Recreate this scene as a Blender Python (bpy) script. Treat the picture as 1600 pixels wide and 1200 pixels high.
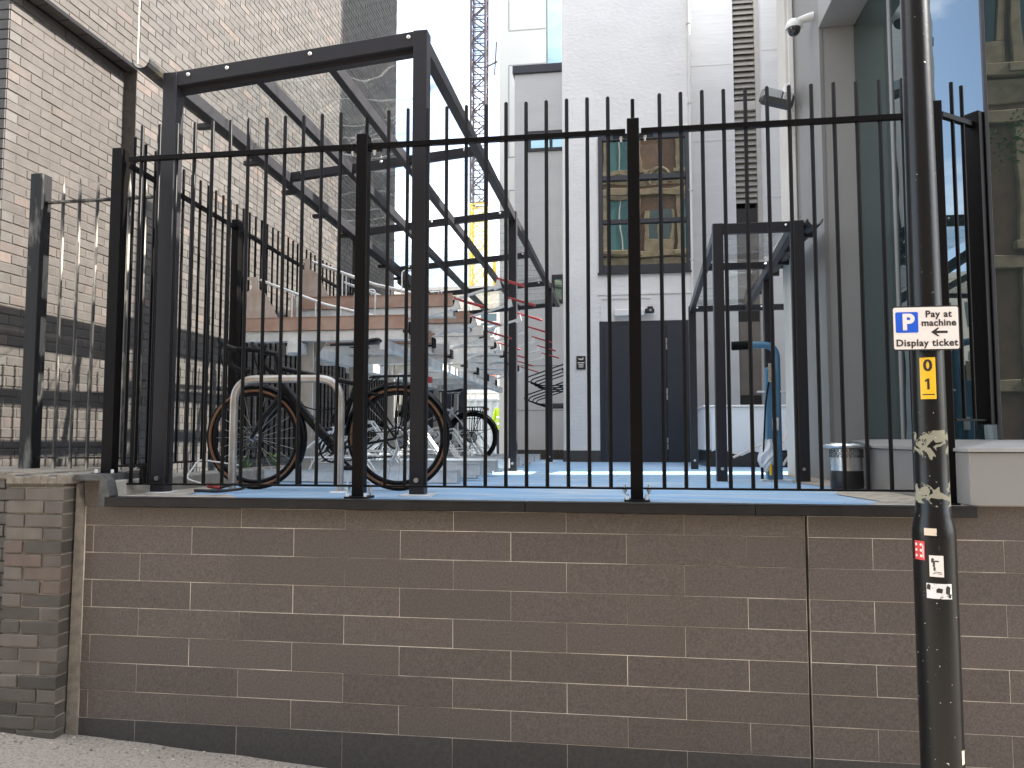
import bpy, bmesh, math, random
from mathutils import Vector, Matrix
rnd = random.Random(7)
R = math.radians
for o in list(bpy.data.objects):
    bpy.data.objects.remove(o, do_unlink=True)
scene = bpy.context.scene
C = scene.collection

# ------------------------------------------------------------------ camera, sky, sun, exposure
cam_d = bpy.data.cameras.new('camera'); cam = bpy.data.objects.new('camera', cam_d); C.objects.link(cam)
cam.location = (0, 0, 1.65); cam.rotation_euler = (R(90 + 4.0), 0, R(8.2))
cam_d.sensor_width = 36; cam_d.lens = 27.315; cam_d.clip_start = 0.05; cam_d.clip_end = 2000
scene.camera = cam

SUN = Vector((0.745, 0.125, 0.655)).normalized()
sun_el = math.asin(SUN.z); sun_rot = math.atan2(SUN.x, SUN.y)
W = bpy.data.worlds.new('World'); scene.world = W; W.use_nodes = True
nt = W.node_tree; nt.nodes.clear()
def wn(t): return nt.nodes.new(t)
out = wn('ShaderNodeOutputWorld'); bg = wn('ShaderNodeBackground'); bg.inputs[1].default_value = 0.13
sky = wn('ShaderNodeTexSky'); sky.sky_type = 'NISHITA'; sky.sun_disc = False
sky.sun_elevation = sun_el; sky.sun_rotation = sun_rot; sky.air_density = 1.0; sky.dust_density = 1.0
tc = wn('ShaderNodeTexCoord'); mp = wn('ShaderNodeMapping'); mp.inputs['Scale'].default_value = (1, 1, 2.0)
mp.inputs['Location'].default_value = (1.9, 4.4, 0.1)
n1 = wn('ShaderNodeTexNoise'); n1.inputs['Scale'].default_value = 2.2; n1.inputs['Detail'].default_value = 9; n1.inputs['Roughness'].default_value = 0.58
cr = wn('ShaderNodeValToRGB'); cr.color_ramp.elements[0].position = 0.42; cr.color_ramp.elements[1].position = 0.64; cr.color_ramp.elements[0].color = (.05, .05, .05, 1); cr.color_ramp.elements[1].color = (.95, .95, .95, 1)
mixc = wn('ShaderNodeMix'); mixc.data_type = 'RGBA'
mixc.inputs[7].default_value = (8.6, 8.3, 7.8, 1)
nt.links.new(tc.outputs['Generated'], mp.inputs[0]); nt.links.new(mp.outputs[0], n1.inputs['Vector'])
nt.links.new(n1.outputs[0], cr.inputs[0]); nt.links.new(cr.outputs[0], mixc.inputs[0])
nt.links.new(sky.outputs[0], mixc.inputs[6]); nt.links.new(mixc.outputs[2], bg.inputs[0]); nt.links.new(bg.outputs[0], out.inputs[0])

sl = bpy.data.lights.new('sun', 'SUN'); sl.energy = 4.6; sl.angle = R(0.5); sl.color = (1.0, 0.93, 0.84)
so = bpy.data.objects.new('sun', sl); C.objects.link(so)
so.rotation_euler = SUN.to_track_quat('Z', 'Y').to_euler(); so.location = (10, 3, 20)
vs = scene.view_settings; vs.view_transform = 'Standard'; vs.look = 'None'; vs.gamma = 1; vs.use_curve_mapping = False
vs.exposure = 2.3
scene.render.engine = 'CYCLES'
scene.cycles.max_bounces = 8; scene.cycles.transparent_max_bounces = 24

# ------------------------------------------------------------------ materials
MATS = {}
def mat(name, col, rough=0.6, metal=0.0, var=0.12, scale=8.0, bump=0.0, bscale=60.0, detail=4, col2=None, lo=0.42, hi=0.62,
        island=0.0, objrnd=0.0, spec=0.5, coat=0.0, rvar=0.0, stretch=None):
    """Principled surface with large-scale tonal variation, optional second colour in patches, optional bump."""
    m = bpy.data.materials.new(name); m.use_nodes = True; t = m.node_tree; b = t.nodes['Principled BSDF']
    L = t.links.new
    tc = t.nodes.new('ShaderNodeTexCoord'); src = tc.outputs['Object']
    if stretch:
        mp = t.nodes.new('ShaderNodeMapping'); mp.inputs['Scale'].default_value = stretch; L(src, mp.inputs[0]); src = mp.outputs[0]
    if objrnd:      # different grain on each copy
        oi = t.nodes.new('ShaderNodeObjectInfo'); va = t.nodes.new('ShaderNodeVectorMath'); va.operation = 'MULTIPLY_ADD'
        va.inputs[1].default_value = (37, 53, 71); L(oi.outputs['Random'], va.inputs[0]); L(src, va.inputs[2]); src = va.outputs[0]
    n = t.nodes.new('ShaderNodeTexNoise'); n.inputs['Scale'].default_value = scale; n.inputs['Detail'].default_value = detail
    n.inputs['Roughness'].default_value = 0.6; L(src, n.inputs['Vector'])
    c2 = col2 if col2 else tuple(c * 0.55 for c in col)
    ramp = t.nodes.new('ShaderNodeMapRange'); ramp.inputs[1].default_value = lo; ramp.inputs[2].default_value = hi
    L(n.outputs[0], ramp.inputs[0])
    mx = t.nodes.new('ShaderNodeMix'); mx.data_type = 'RGBA'; mx.inputs[6].default_value = (*col, 1); mx.inputs[7].default_value = (*c2, 1)
    mu = t.nodes.new('ShaderNodeMath'); mu.operation = 'MULTIPLY'; mu.inputs[1].default_value = 1.0 if col2 else var * 2
    L(ramp.outputs[0], mu.inputs[0]); L(mu.outputs[0], mx.inputs[0])
    cur = mx.outputs[2]
    for amt, kind in ((island, 'i'), (objrnd, 'o')):
        if amt:
            if kind == 'i': g = t.nodes.new('ShaderNodeNewGeometry'); rv = g.outputs['Random Per Island']
            else: g = t.nodes.new('ShaderNodeObjectInfo'); rv = g.outputs['Random']
            mr = t.nodes.new('ShaderNodeMapRange'); mr.inputs[3].default_value = 1 - amt; mr.inputs[4].default_value = 1 + amt; L(rv, mr.inputs[0])
            hs = t.nodes.new('ShaderNodeHueSaturation'); L(mr.outputs[0], hs.inputs['Value']); L(cur, hs.inputs['Color']); cur = hs.outputs[0]
    L(cur, b.inputs['Base Color'])
    b.inputs['Roughness'].default_value = rough; b.inputs['Metallic'].default_value = metal
    b.inputs['Specular IOR Level'].default_value = spec
    if coat: b.inputs['Coat Weight'].default_value = coat; b.inputs['Coat Roughness'].default_value = 0.15
    if rvar:
        rr = t.nodes.new('ShaderNodeMapRange'); rr.inputs[3].default_value = rough - rvar; rr.inputs[4].default_value = rough + rvar
        L(n.outputs[0], rr.inputs[0]); L(rr.outputs[0], b.inputs['Roughness'])
    if bump:
        nb = t.nodes.new('ShaderNodeTexNoise'); nb.inputs['Scale'].default_value = bscale; nb.inputs['Detail'].default_value = 4
        L(src, nb.inputs['Vector']); bp = t.nodes.new('ShaderNodeBump'); bp.inputs['Strength'].default_value = bump; bp.inputs['Distance'].default_value = 0.01
        L(nb.outputs[0], bp.inputs['Height']); L(bp.outputs[0], b.inputs['Normal'])
    MATS[name] = m
    return m

def brickmat(name, base, spread, rough, objlevel, tint=(0.42, 0.27, 0.21)):
    """fired brick: tone per brick (by object or by mesh island), sooty streaks and fine grain"""
    m = bpy.data.materials.new(name); m.use_nodes = True; t = m.node_tree; b = t.nodes['Principled BSDF']; L = t.links.new
    if objlevel: g = t.nodes.new('ShaderNodeObjectInfo'); rv = g.outputs['Random']
    else: g = t.nodes.new('ShaderNodeNewGeometry'); rv = g.outputs['Random Per Island']
    r = t.nodes.new('ShaderNodeValToRGB'); r.color_ramp.interpolation = 'LINEAR'
    e = r.color_ramp.elements
    e[0].position = 0.0; e[0].color = (*[c * (1 - spread) for c in base], 1)
    e[1].position = 1.0; e[1].color = (*[c * 0.96 for c in base], 1)
    for p, k in ((0.25, 1 - spread * 0.3), (0.6, 1.0), (0.9, 1 + spread * 0.7)):
        x = e.new(p); x.color = (*[c * k for c in base], 1)
    x = e.new(0.955); x.color = (*[(c * 2 + d) / 3 for c, d in zip(base, tint)], 1)
    L(rv, r.inputs[0])
    geo = t.nodes.new('ShaderNodeNewGeometry')
    n = t.nodes.new('ShaderNodeTexNoise'); n.inputs['Scale'].default_value = 9; n.inputs['Detail'].default_value = 6; L(geo.outputs['Position'], n.inputs['Vector'])
    mr = t.nodes.new('ShaderNodeMapRange'); mr.inputs[1].default_value = .3; mr.inputs[2].default_value = .7; mr.inputs[3].default_value = .78; mr.inputs[4].default_value = 1.16; L(n.outputs[0], mr.inputs[0])
    hs = t.nodes.new('ShaderNodeHueSaturation'); L(r.outputs[0], hs.inputs['Color']); L(mr.outputs[0], hs.inputs['Value']); L(hs.outputs[0], b.inputs['Base Color'])
    nb = t.nodes.new('ShaderNodeTexNoise'); nb.inputs['Scale'].default_value = 110; nb.inputs['Detail'].default_value = 3; L(geo.outputs['Position'], nb.inputs['Vector'])
    bp = t.nodes.new('ShaderNodeBump'); bp.inputs['Strength'].default_value = .35; bp.inputs['Distance'].default_value = .006
    L(nb.outputs[0], bp.inputs['Height']); L(bp.outputs[0], b.inputs['Normal'])
    b.inputs['Roughness'].default_value = rough
    MATS[name] = m; return m

def glassmat(name, refl, dark, rough=0.0, tint=(1, 1, 1)):
    """coated facade glass: mirror layer over a dark room"""
    m = bpy.data.materials.new(name); m.use_nodes = True; t = m.node_tree; t.nodes.remove(t.nodes['Principled BSDF']); o = t.nodes['Material Output']; L = t.links.new
    gl = t.nodes.new('ShaderNodeBsdfGlossy'); gl.inputs['Roughness'].default_value = rough; gl.inputs['Color'].default_value = (*tint, 1)
    di = t.nodes.new('ShaderNodeBsdfDiffuse'); di.inputs['Color'].default_value = (*dark, 1)
    fr = t.nodes.new('ShaderNodeLayerWeight'); fr.inputs['Blend'].default_value = 0.35
    mr = t.nodes.new('ShaderNodeMapRange'); mr.inputs[3].default_value = refl; mr.inputs[4].default_value = 0.95; L(fr.outputs['Fresnel'], mr.inputs[0])
    nb = t.nodes.new('ShaderNodeTexNoise'); nb.inputs['Scale'].default_value = 1.1; tcn = t.nodes.new('ShaderNodeTexCoord'); L(tcn.outputs['Object'], nb.inputs['Vector'])
    bp = t.nodes.new('ShaderNodeBump'); bp.inputs['Strength'].default_value = 0.04; bp.inputs['Distance'].default_value = 0.05; L(nb.outputs[0], bp.inputs['Height']); L(bp.outputs[0], gl.inputs['Normal'])
    mx = t.nodes.new('ShaderNodeMixShader'); L(mr.outputs[0], mx.inputs[0]); L(di.outputs[0], mx.inputs[1]); L(gl.outputs[0], mx.inputs[2]); L(mx.outputs[0], o.inputs[0])
    MATS[name] = m; return m

def clearmat(name):
    """thin clear roof sheet: see-through, faint sheen, dusty and scratched in places"""
    m = bpy.data.materials.new(name); m.use_nodes = True; t = m.node_tree; t.nodes.remove(t.nodes['Principled BSDF']); o = t.nodes['Material Output']; L = t.links.new
    tr = t.nodes.new('ShaderNodeBsdfTransparent'); tr.inputs[0].default_value = (.97, .98, .98, 1)
    gl = t.nodes.new('ShaderNodeBsdfGlossy'); gl.inputs['Roughness'].default_value = .03
    di = t.nodes.new('ShaderNodeBsdfDiffuse'); di.inputs['Color'].default_value = (.7, .7, .68, 1)
    fr = t.nodes.new('ShaderNodeLayerWeight'); fr.inputs[0].default_value = .5
    pw = t.nodes.new('ShaderNodeMath'); pw.operation = 'POWER'; pw.inputs[1].default_value = 5.0; L(fr.outputs['Facing'], pw.inputs[0])
    sc_ = t.nodes.new('ShaderNodeMath'); sc_.operation = 'MULTIPLY_ADD'; sc_.inputs[1].default_value = .55; sc_.inputs[2].default_value = .03; L(pw.outputs[0], sc_.inputs[0])
    m1 = t.nodes.new('ShaderNodeMixShader'); L(sc_.outputs[0], m1.inputs[0]); L(tr.outputs[0], m1.inputs[1]); L(gl.outputs[0], m1.inputs[2])
    tcn = t.nodes.new('ShaderNodeTexCoord')
    n = t.nodes.new('ShaderNodeTexNoise'); n.inputs['Scale'].default_value = 1.6; n.inputs['Detail'].default_value = 7; n.inputs['Distortion'].default_value = 2.5; L(tcn.outputs['Object'], n.inputs['Vector'])
    mr = t.nodes.new('ShaderNodeMapRange'); mr.inputs[1].default_value = .5; mr.inputs[2].default_value = .75; mr.inputs[3].default_value = .008; mr.inputs[4].default_value = .07; L(n.outputs[0], mr.inputs[0])
    w = t.nodes.new('ShaderNodeTexWave'); w.wave_type = 'RINGS'; w.inputs['Scale'].default_value = 1.1; w.inputs['Distortion'].default_value = 9; w.inputs['Detail'].default_value = 3; L(tcn.outputs['Object'], w.inputs['Vector'])
    wr = t.nodes.new('ShaderNodeMapRange'); wr.inputs[1].default_value = .985; wr.inputs[2].default_value = 1.0; wr.inputs[3].default_value = 0; wr.inputs[4].default_value = .3; L(w.outputs['Fac'], wr.inputs[0])
    ad = t.nodes.new('ShaderNodeMath'); ad.operation = 'ADD'; L(mr.outputs[0], ad.inputs[0]); L(wr.outputs[0], ad.inputs[1])
    m2 = t.nodes.new('ShaderNodeMixShader'); L(ad.outputs[0], m2.inputs[0]); L(m1.outputs[0], m2.inputs[1]); L(di.outputs[0], m2.inputs[2]); L(m2.outputs[0], o.inputs[0])
    MATS[name] = m; return m

mat('black_paint', (.0035, .0028, .0028), .42, spec=.13, var=.3, scale=5, bump=.06, bscale=90, rvar=.1)
mat('old_black_paint', (.010, .010, .011), .55, spec=.25, scale=6, col2=(.20, .20, .18), lo=.55, hi=.68, bump=.2, bscale=40, stretch=(1, 1, .25))
mat('worn_bar_paint', (.035, .033, .032), .45, scale=9, col2=(.45, .41, .35), lo=.48, hi=.58, stretch=(1, 1, .18))
mat('grey_powder', (.024, .023, .027), .45, spec=.3, var=.1, scale=3, rvar=.08, bump=.03, bscale=200)
mat('bright_bolt', (.75, .75, .74), .28, metal=1.0)
mat('galvanised', (.80, .80, .78), .42, metal=.4, scale=6, col2=(.60, .61, .60), rvar=.1, bump=.05, bscale=20)
mat('stainless', (.72, .72, .72), .22, metal=1.0, var=.08, rvar=.08)
mat('worn_steel', (.50, .485, .46), .38, metal=.7, scale=7, col2=(.40, .365, .32), rvar=.12)
mat('tile_stone', (.112, .092, .078), .78, scale=105, col2=(.053, .042, .036), lo=.34, hi=.74, objrnd=.085, bump=.12, bscale=240)
mat('plinth_stone', (.048, .044, .040), .7, scale=60, col2=(.027, .025, .023), lo=.35, hi=.75, objrnd=.12, bump=.15, bscale=140)
mat('grout', (.62, .55, .45), .9, scale=2.6, col2=(.17, .145, .12), lo=.40, hi=.66, detail=6)
mat('coping_metal', (.011, .010, .0095), .5, spec=.25, scale=11, col2=(.02, .018, .016), lo=.5, hi=.8, rvar=.1)
mat('concrete', (.30, .285, .25), .9, scale=9, col2=(.18, .17, .15), lo=.4, hi=.75, bump=.4, bscale=50)
mat('dark_flashing', (.065, .066, .064), .6, scale=10, col2=(.03, .03, .03))
mat('mortar_dark', (.062, .054, .046), .95, var=.3, scale=20, bump=.4, bscale=90)
mat('mortar_light', (.21, .185, .15), .95, var=.3, scale=20, bump=.4, bscale=90)
brickmat('tower_brick', (.050, .0435, .0385), .18, .62, True, (.09, .06, .05))
brickmat('tower_brickwork', (.060, .0555, .0515), .28, .6, False, (.15, .095, .075))
brickmat('pier_brick', (.085, .072, .06), .5, .6, True, (.14, .07, .05))
mat('soffit_metal', (.012, .012, .014), .7, spec=.1)
mat('joint_sealant', (.58, .52, .42), .8)
mat('blue_deck', (.19, .37, .58), .8, scale=3.2, col2=(.44, .49, .53), lo=.40, hi=.74, bump=.3, bscale=220, stretch=(.6, 2.4, 1))
mat('dusty_concrete', (.42, .38, .32), .95, scale=16, col2=(.30, .27, .23), bump=.5, bscale=120)
mat('white_render', (.79, .775, .745), .85, var=.06, scale=1.2, bump=.9, bscale=13, stretch=(1, 1, 1.6))
mat('white_brick_paint', (.78, .78, .77), .8, var=.05, scale=1.5, bump=.5, bscale=7, stretch=(.35, 1, 3.0))
mat('cream_panel', (.62, .61, .57), .7, var=.04, scale=.8)
mat('lilac_grey_render', (.66, .655, .65), .85, var=.06, scale=1.0, bump=.5, bscale=12, stretch=(.5, 1, 2))
mat('cream_stone', (.64, .615, .57), .85, var=.08, scale=2, bump=.3, bscale=30)
mat('panel_groove', (.36, .36, .35), .9)
mat('dark_skirting', (.07, .065, .06), .8)
mat('door_paint', (.026, .030, .041), .42, var=.08, scale=2, rvar=.05)
mat('window_frame', (.028, .029, .035), .45)
mat('louvre_metal', (.36, .34, .30), .6, var=.15, scale=3, objrnd=.06)
mat('pale_trim', (.55, .52, .48), .7)
mat('brown_panel', (.22, .19, .16), .6, scale=3)
mat('grey_cladding', (.30, .29, .275), .5, var=.05, scale=2)
mat('light_cladding', (.22, .213, .203), .55, var=.05, scale=2, rvar=.05)
mat('sill_metal', (.30, .295, .28), .5, var=.15, scale=5)
mat('white_plastic', (.80, .79, .76), .4, var=.03)
mat('dome_plastic', (.02, .02, .025), .08, spec=.8)
mat('lamp_grey', (.05, .052, .053), .5)
mat('lamp_glass', (.35, .37, .38), .1, spec=.8)
mat('white_box_sheet', (.70, .73, .76), .5, var=.04, scale=3)
mat('tank_black', (.015, .015, .016), .3)
mat('stand_blue', (.085, .21, .33), .38, var=.1)
mat('rubber', (.006, .006, .006), .75, spec=.2)
mat('tan_sidewall', (.20, .095, .045), .7, var=.1)
mat('bike_black', (.0035, .004, .007), .33, coat=.06, spec=.22)
mat('bike_grey', (.62, .65, .66), .35, var=.05)
mat('alloy', (.6, .6, .6), .3, metal=1.0)
mat('saddle_black', (.005, .005, .005), .5, spec=.25)
mat('red_grip', (.36, .03, .028), .45)
mat('brown_reflection_steel', (.52, .38, .315), .42, metal=.6, scale=7, col2=(.44, .28, .215), lo=.4, hi=.7, bump=.05, bscale=30)  # galvanised steel; brown reflection of the facade opposite painted into its colour
mat('plate_steel', (.52, .45, .40), .4, metal=.5, scale=9, col2=(.44, .34, .28), rvar=.08)
mat('sign_white', (.80, .73, .68), .5, var=.03)
mat('sign_black', (.02, .018, .018), .5)
mat('sign_blue', (.01, .10, .62), .45)
mat('sign_yellow', (.82, .48, .015), .5, var=.05)
mat('sticker_white', (.72, .71, .72), .5, scale=40, col2=(.12, .12, .12), lo=.60, hi=.63)
mat('sticker_cream', (.68, .58, .46), .6, scale=60, col2=(.2, .1, .06), lo=.64, hi=.68)
mat('sticker_red', (.62, .06, .06), .5, var=.05)
mat('hoarding_navy', (.02, .027, .04), .5)
mat('hoarding_pale', (.62, .65, .66), .6, var=.06, scale=2)
mat('orange_paint', (.55, .10, .025), .5)
mat('hi_vis', (.62, .85, .02), .7)
mat('navy_cloth', (.02, .026, .045), .9)
mat('skin', (.45, .28, .21), .6)
mat('crane_purple', (.055, .04, .045), .6)
mat('crane_yellow', (.62, .45, .04), .5)
mat('far_cream', (.62, .57, .48), .9)
mat('site_earth', (.33, .30, .25), .95, scale=2)
mat('tarmac', (.055, .055, .055), .9, var=.2, scale=30, bump=.3, bscale=120)
mat('pavement_asphalt', (.30, .262, .215), .95, scale=75, col2=(.15, .13, .11), lo=.45, hi=.68, bump=.6, bscale=160, detail=10)
mat('grit_stone', (.30, .26, .21), .95, island=.6)
mat('kerb_stone', (.35, .34, .32), .9, scale=10)
mat('red_sandstone', (.21, .125, .085), .9, scale=2.5, col2=(.15, .095, .07), bump=.3, bscale=20)
mat('buff_stone', (.30, .235, .155), .9, scale=3, col2=(.21, .16, .105), bump=.3, bscale=20)
mat('teal_blind', (.075, .18, .19), .6)
mat('dark_pane', (.02, .05, .055), .1, spec=.8)
mat('leaf_green', (.07, .13, .03), .6, island=.4)
mat('bark', (.10, .075, .05), .9, bump=.5, bscale=30)
mat('weed_green', (.12, .22, .05), .6, island=.3)
mat('dry_leaf', (.50, .19, .07), .7, var=.2)
mat('moss', (.10, .13, .04), .95, scale=30, col2=(.05, .05, .04))
mat('gutter_black', (.03, .03, .03), .5, scale=12, col2=(.10, .085, .05), lo=.55, hi=.7)
mat('bin_bag', (.012, .012, .013), .35, bump=.6, bscale=25)
mat('lock_black', (.02, .02, .02), .4)
glassmat('facade_glass', .085, (.012, .02, .02), tint=(.86, .95, .98))
glassmat('window_glass', .22, (.012, .02, .02), tint=(.85, .88, .84))
glassmat('dark_glass', .16, (.035, .048, .047), rough=.05, tint=(.7, .8, .8))
glassmat('teal_glass', .35, (.05, .12, .12), tint=(.6, .8, .8))
clearmat('clear_sheet')

# pole paint: glossy black, flaked through to an old grey-green coat in two bands, small white chips elsewhere
def polemat():
    m = bpy.data.materials.new('pole_paint'); m.use_nodes = True; t = m.node_tree; b = t.nodes['Principled BSDF']; L = t.links.new
    g = t.nodes.new('ShaderNodeNewGeometry'); sx = t.nodes.new('ShaderNodeSeparateXYZ'); L(g.outputs['Position'], sx.inputs[0])
    def N(scale, d=6, dist=0.0):
        n = t.nodes.new('ShaderNodeTexNoise'); n.inputs['Scale'].default_value = scale; n.inputs['Detail'].default_value = d; n.inputs['Distortion'].default_value = dist
        L(g.outputs['Position'], n.inputs['Vector']); return n.outputs[0]
    def MR(src, a, b_, c, d):
        r = t.nodes.new('ShaderNodeMapRange'); r.inputs[1].default_value = a; r.inputs[2].default_value = b_; r.inputs[3].default_value = c; r.inputs[4].default_value = d; L(src, r.inputs[0]); return r.outputs[0]
    def MA(op, a, b_):
        r = t.nodes.new('ShaderNodeMath'); r.operation = op
        for i, v in enumerate((a, b_)):
            if isinstance(v, float): r.inputs[i].default_value = v
            else: L(v, r.inputs[i])
        return r.outputs[0]
    def band(z0, z1, soft):
        return MA('MULTIPLY', MR(sx.outputs['Z'], z0 - soft, z0 + soft, 0, 1), MR(sx.outputs['Z'], z1 - soft, z1 + soft, 1, 0))
    bands = MA('MAXIMUM', band(1.56, 1.685, .03), band(1.385, 1.48, .03))
    thr = MA('ADD', N(19, 10, 1.1), MA('MULTIPLY', bands, .255))
    flake = MR(thr, .735, .745, 0, 1)
    chips = MA('MULTIPLY', MR(N(75, 2), .735, .745, 0, 1), MR(sx.outputs['Z'], 1.2, 2.0, 1, .3))
    mx = t.nodes.new('ShaderNodeMix'); mx.data_type = 'RGBA'; mx.inputs[6].default_value = (.007, .007, .0075, 1); mx.inputs[7].default_value = (.25, .24, .18, 1); L(flake, mx.inputs[0])
    m2 = t.nodes.new('ShaderNodeMix'); m2.data_type = 'RGBA'; m2.inputs[7].default_value = (.5, .5, .48, 1); L(mx.outputs[2], m2.inputs[6]); L(chips, m2.inputs[0])
    L(m2.outputs[2], b.inputs['Base Color'])
    L(MR(MA('MAXIMUM', flake, chips), 0, 1, .30, .8), b.inputs['Roughness']); b.inputs['Specular IOR Level'].default_value = .32
    bp = t.nodes.new('ShaderNodeBump'); bp.inputs['Strength'].default_value = .5; bp.inputs['Distance'].default_value = .002; bp.invert = True; L(flake, bp.inputs['Height'])
    n2 = t.nodes.new('ShaderNodeBump'); n2.inputs['Strength'].default_value = .12; n2.inputs['Distance'].default_value = .004; L(N(45, 3), n2.inputs['Height']); L(bp.outputs[0], n2.inputs['Normal']); L(n2.outputs[0], b.inputs['Normal'])
    MATS['pole_paint'] = m
polemat()

# ------------------------------------------------------------------ mesh helpers
class MB:
    def __init__(s): s.v = []; s.f = []; s.m = []; s.mi = 0; s.sm = []
    def _add(s, vs, fs, smooth=False):
        o = len(s.v); s.v += [tuple(p) for p in vs]
        for f in fs: s.f.append(tuple(i + o for i in f)); s.m.append(s.mi); s.sm.append(smooth)
    def box(s, a, b, M=None):
        x0, y0, z0 = a; x1, y1, z1 = b
        vs = [Vector(p) for p in ((x0,y0,z0),(x1,y0,z0),(x1,y1,z0),(x0,y1,z0),(x0,y0,z1),(x1,y0,z1),(x1,y1,z1),(x0,y1,z1))]
        if M: vs = [M @ p for p in vs]
        s._add(vs, [(0,3,2,1),(4,5,6,7),(0,1,5,4),(1,2,6,5),(2,3,7,6),(3,0,4,7)]); return s
    def cbox(s, a, b, c=.003, M=None):
        """box with chamfered edges"""
        x0, y0, z0 = a; x1, y1, z1 = b
        bm = bmesh.new(); bmesh.ops.create_cube(bm, size=1)
        for v in bm.verts: v.co = Vector(((x0+x1)/2 + v.co.x*(x1-x0), (y0+y1)/2 + v.co.y*(y1-y0), (z0+z1)/2 + v.co.z*(z1-z0)))
        bmesh.ops.bevel(bm, geom=bm.edges[:], offset=c, segments=1, affect='EDGES')
        bm.verts.index_update()
        vs = [M @ v.co if M else v.co.copy() for v in bm.verts]; fs = [[v.index for v in f.verts] for f in bm.faces]; bm.free()
        s._add(vs, fs); return s
    def bar(s, p, q, w, h, up=(0, 0, 1), c=0):
        """rectangular section member from p to q; w across, h along 'up'"""
        p = Vector(p); q = Vector(q); d = (q - p); L = d.length; d.normalize(); u = Vector(up); u = (u - d * u.dot(d)).normalized(); r = d.cross(u)
        M = Matrix(((r.x, d.x, u.x, p.x), (r.y, d.y, u.y, p.y), (r.z, d.z, u.z, p.z), (0, 0, 0, 1)))
        (s.cbox((-w/2, 0, -h/2), (w/2, L, h/2), c, M) if c else s.box((-w/2, 0, -h/2), (w/2, L, h/2), M)); return s
    def tube(s, pts, r, n=8, closed=False, caps=True):
        pts = [Vector(p) for p in pts]; rs = r if isinstance(r, (list, tuple)) else [r] * len(pts); k = len(pts); vs = []; ref = None
        for i, p in enumerate(pts):
            if closed: d = pts[(i+1) % k] - pts[i-1]
            else: d = pts[min(i+1, k-1)] - pts[max(i-1, 0)]
            d.normalize()
            if ref is None: ref = Vector((0, 0, 1)) if abs(d.z) < .9 else Vector((1, 0, 0))
            u = ref - d * ref.dot(d)
            if u.length < 1e-5: u = d.orthogonal()
            u.normalize(); w = d.cross(u); ref = u
            vs += [p + (u * math.cos(2*math.pi*j/n) + w * math.sin(2*math.pi*j/n)) * rs[i] for j in range(n)]
        fs = []
        for i in range(k if closed else k - 1):
            a = i * n; b = ((i + 1) % k) * n
            fs += [(a + j, a + (j+1) % n, b + (j+1) % n, b + j) for j in range(n)]
        s._add(vs, fs, True)
        if caps and not closed:
            s._add(vs[:n], [tuple(range(n))[::-1]]); s._add(vs[-n:], [tuple(range(n))])
        return s
    def ring(s, c, axis, R_, r, n=40, m=8, a0=0, a1=2*math.pi, squash=1.0):
        c = Vector(c); ax = Vector(axis).normalized(); u = ax.orthogonal().normalized()
        if abs(ax.y) > .9: u = Vector((1, 0, 0))
        w = ax.cross(u); full = abs(a1 - a0 - 2*math.pi) < 1e-4; k = n if full else n + 1; vs = []
        for i in range(k):
            a = a0 + (a1 - a0) * i / n; e = u * math.cos(a) + w * math.sin(a)
            for j in range(m):
                b = 2 * math.pi * j / m; vs.append(c + e * (R_ + r * math.cos(b)) + ax * (r * squash * math.sin(b)))
        fs = []
        for i in range(n):
            A = i * m; B = ((i + 1) % k) * m
            fs += [(A + j, B + j, B + (j+1) % m, A + (j+1) % m) for j in range(m)]
        s._add(vs, fs, True); return s
    def lathe(s, c, prof, n=24, M=None):
        c = Vector(c); vs = []
        for (r, z) in prof:
            for j in range(n): a = 2*math.pi*j/n; p = Vector((r*math.cos(a), r*math.sin(a), z)); vs.append(c + (M @ p if M else p))
        fs = [(i*n + j, i*n + (j+1) % n, (i+1)*n + (j+1) % n, (i+1)*n + j) for i in range(len(prof)-1) for j in range(n)]
        s._add(vs, fs, True)
        if prof[0][0] > 1e-6: s._add(vs[:n], [tuple(range(n))[::-1]])
        if prof[-1][0] > 1e-6: s._add(vs[-n:], [tuple(range(n))])
        return s
    def prism(s, poly, y0, y1, M=None):
        """polygon in XZ extruded along Y"""
        n = len(poly); vs = [Vector((x, y0, z)) for x, z in poly] + [Vector((x, y1, z)) for x, z in poly]
        if M: vs = [M @ p for p in vs]
        s._add(vs, [tuple(range(n)), tuple(range(2*n-1, n-1, -1))] + [(i, i+n, (i+1) % n + n, (i+1) % n) for i in range(n)]); return s
    def quad(s, *p): s._add(p, [tuple(range(len(p)))]); return s
    def shell(s, c, r, a0, a1, z0, z1, n=8, t=.002):
        """thin curved plate hugging a vertical cylinder; angle 0 faces -Y, + towards +X"""
        vs = []
        for i in range(n + 1):
            a = a0 + (a1 - a0) * i / n
            for rr in (r, r + t):
                for z in (z0, z1): vs.append((c[0] + rr*math.sin(a), c[1] - rr*math.cos(a), z))
        fs = []
        for i in range(n):
            A = i*4; B = A + 4
            fs += [(A+2, B+2, B+3, A+3), (A, A+1, B+1, B), (A+1, A+3, B+3, B+1), (A, B, B+2, A+2)]
        fs += [(0, 2, 3, 1), (4*n, 4*n+1, 4*n+3, 4*n+2)]
        s._add(vs, fs); return s
    def mesh(s, name, mats):
        me = bpy.data.meshes.new(name); me.from_pydata(s.v, [], s.f)
        for m in (mats if isinstance(mats, (list, tuple)) else [mats]): me.materials.append(MATS[m])
        me.polygons.foreach_set('material_index', s.m); me.polygons.foreach_set('use_smooth', s.sm)
        me.update()
        bm = bmesh.new(); bm.from_mesh(me); bmesh.ops.recalc_face_normals(bm, faces=bm.faces[:]); bm.to_mesh(me); bm.free()
        return me
    def build(s, name, mats, parent=None, loc=(0, 0, 0)):
        return link(name, s.mesh(name, mats), parent, loc)
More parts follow.
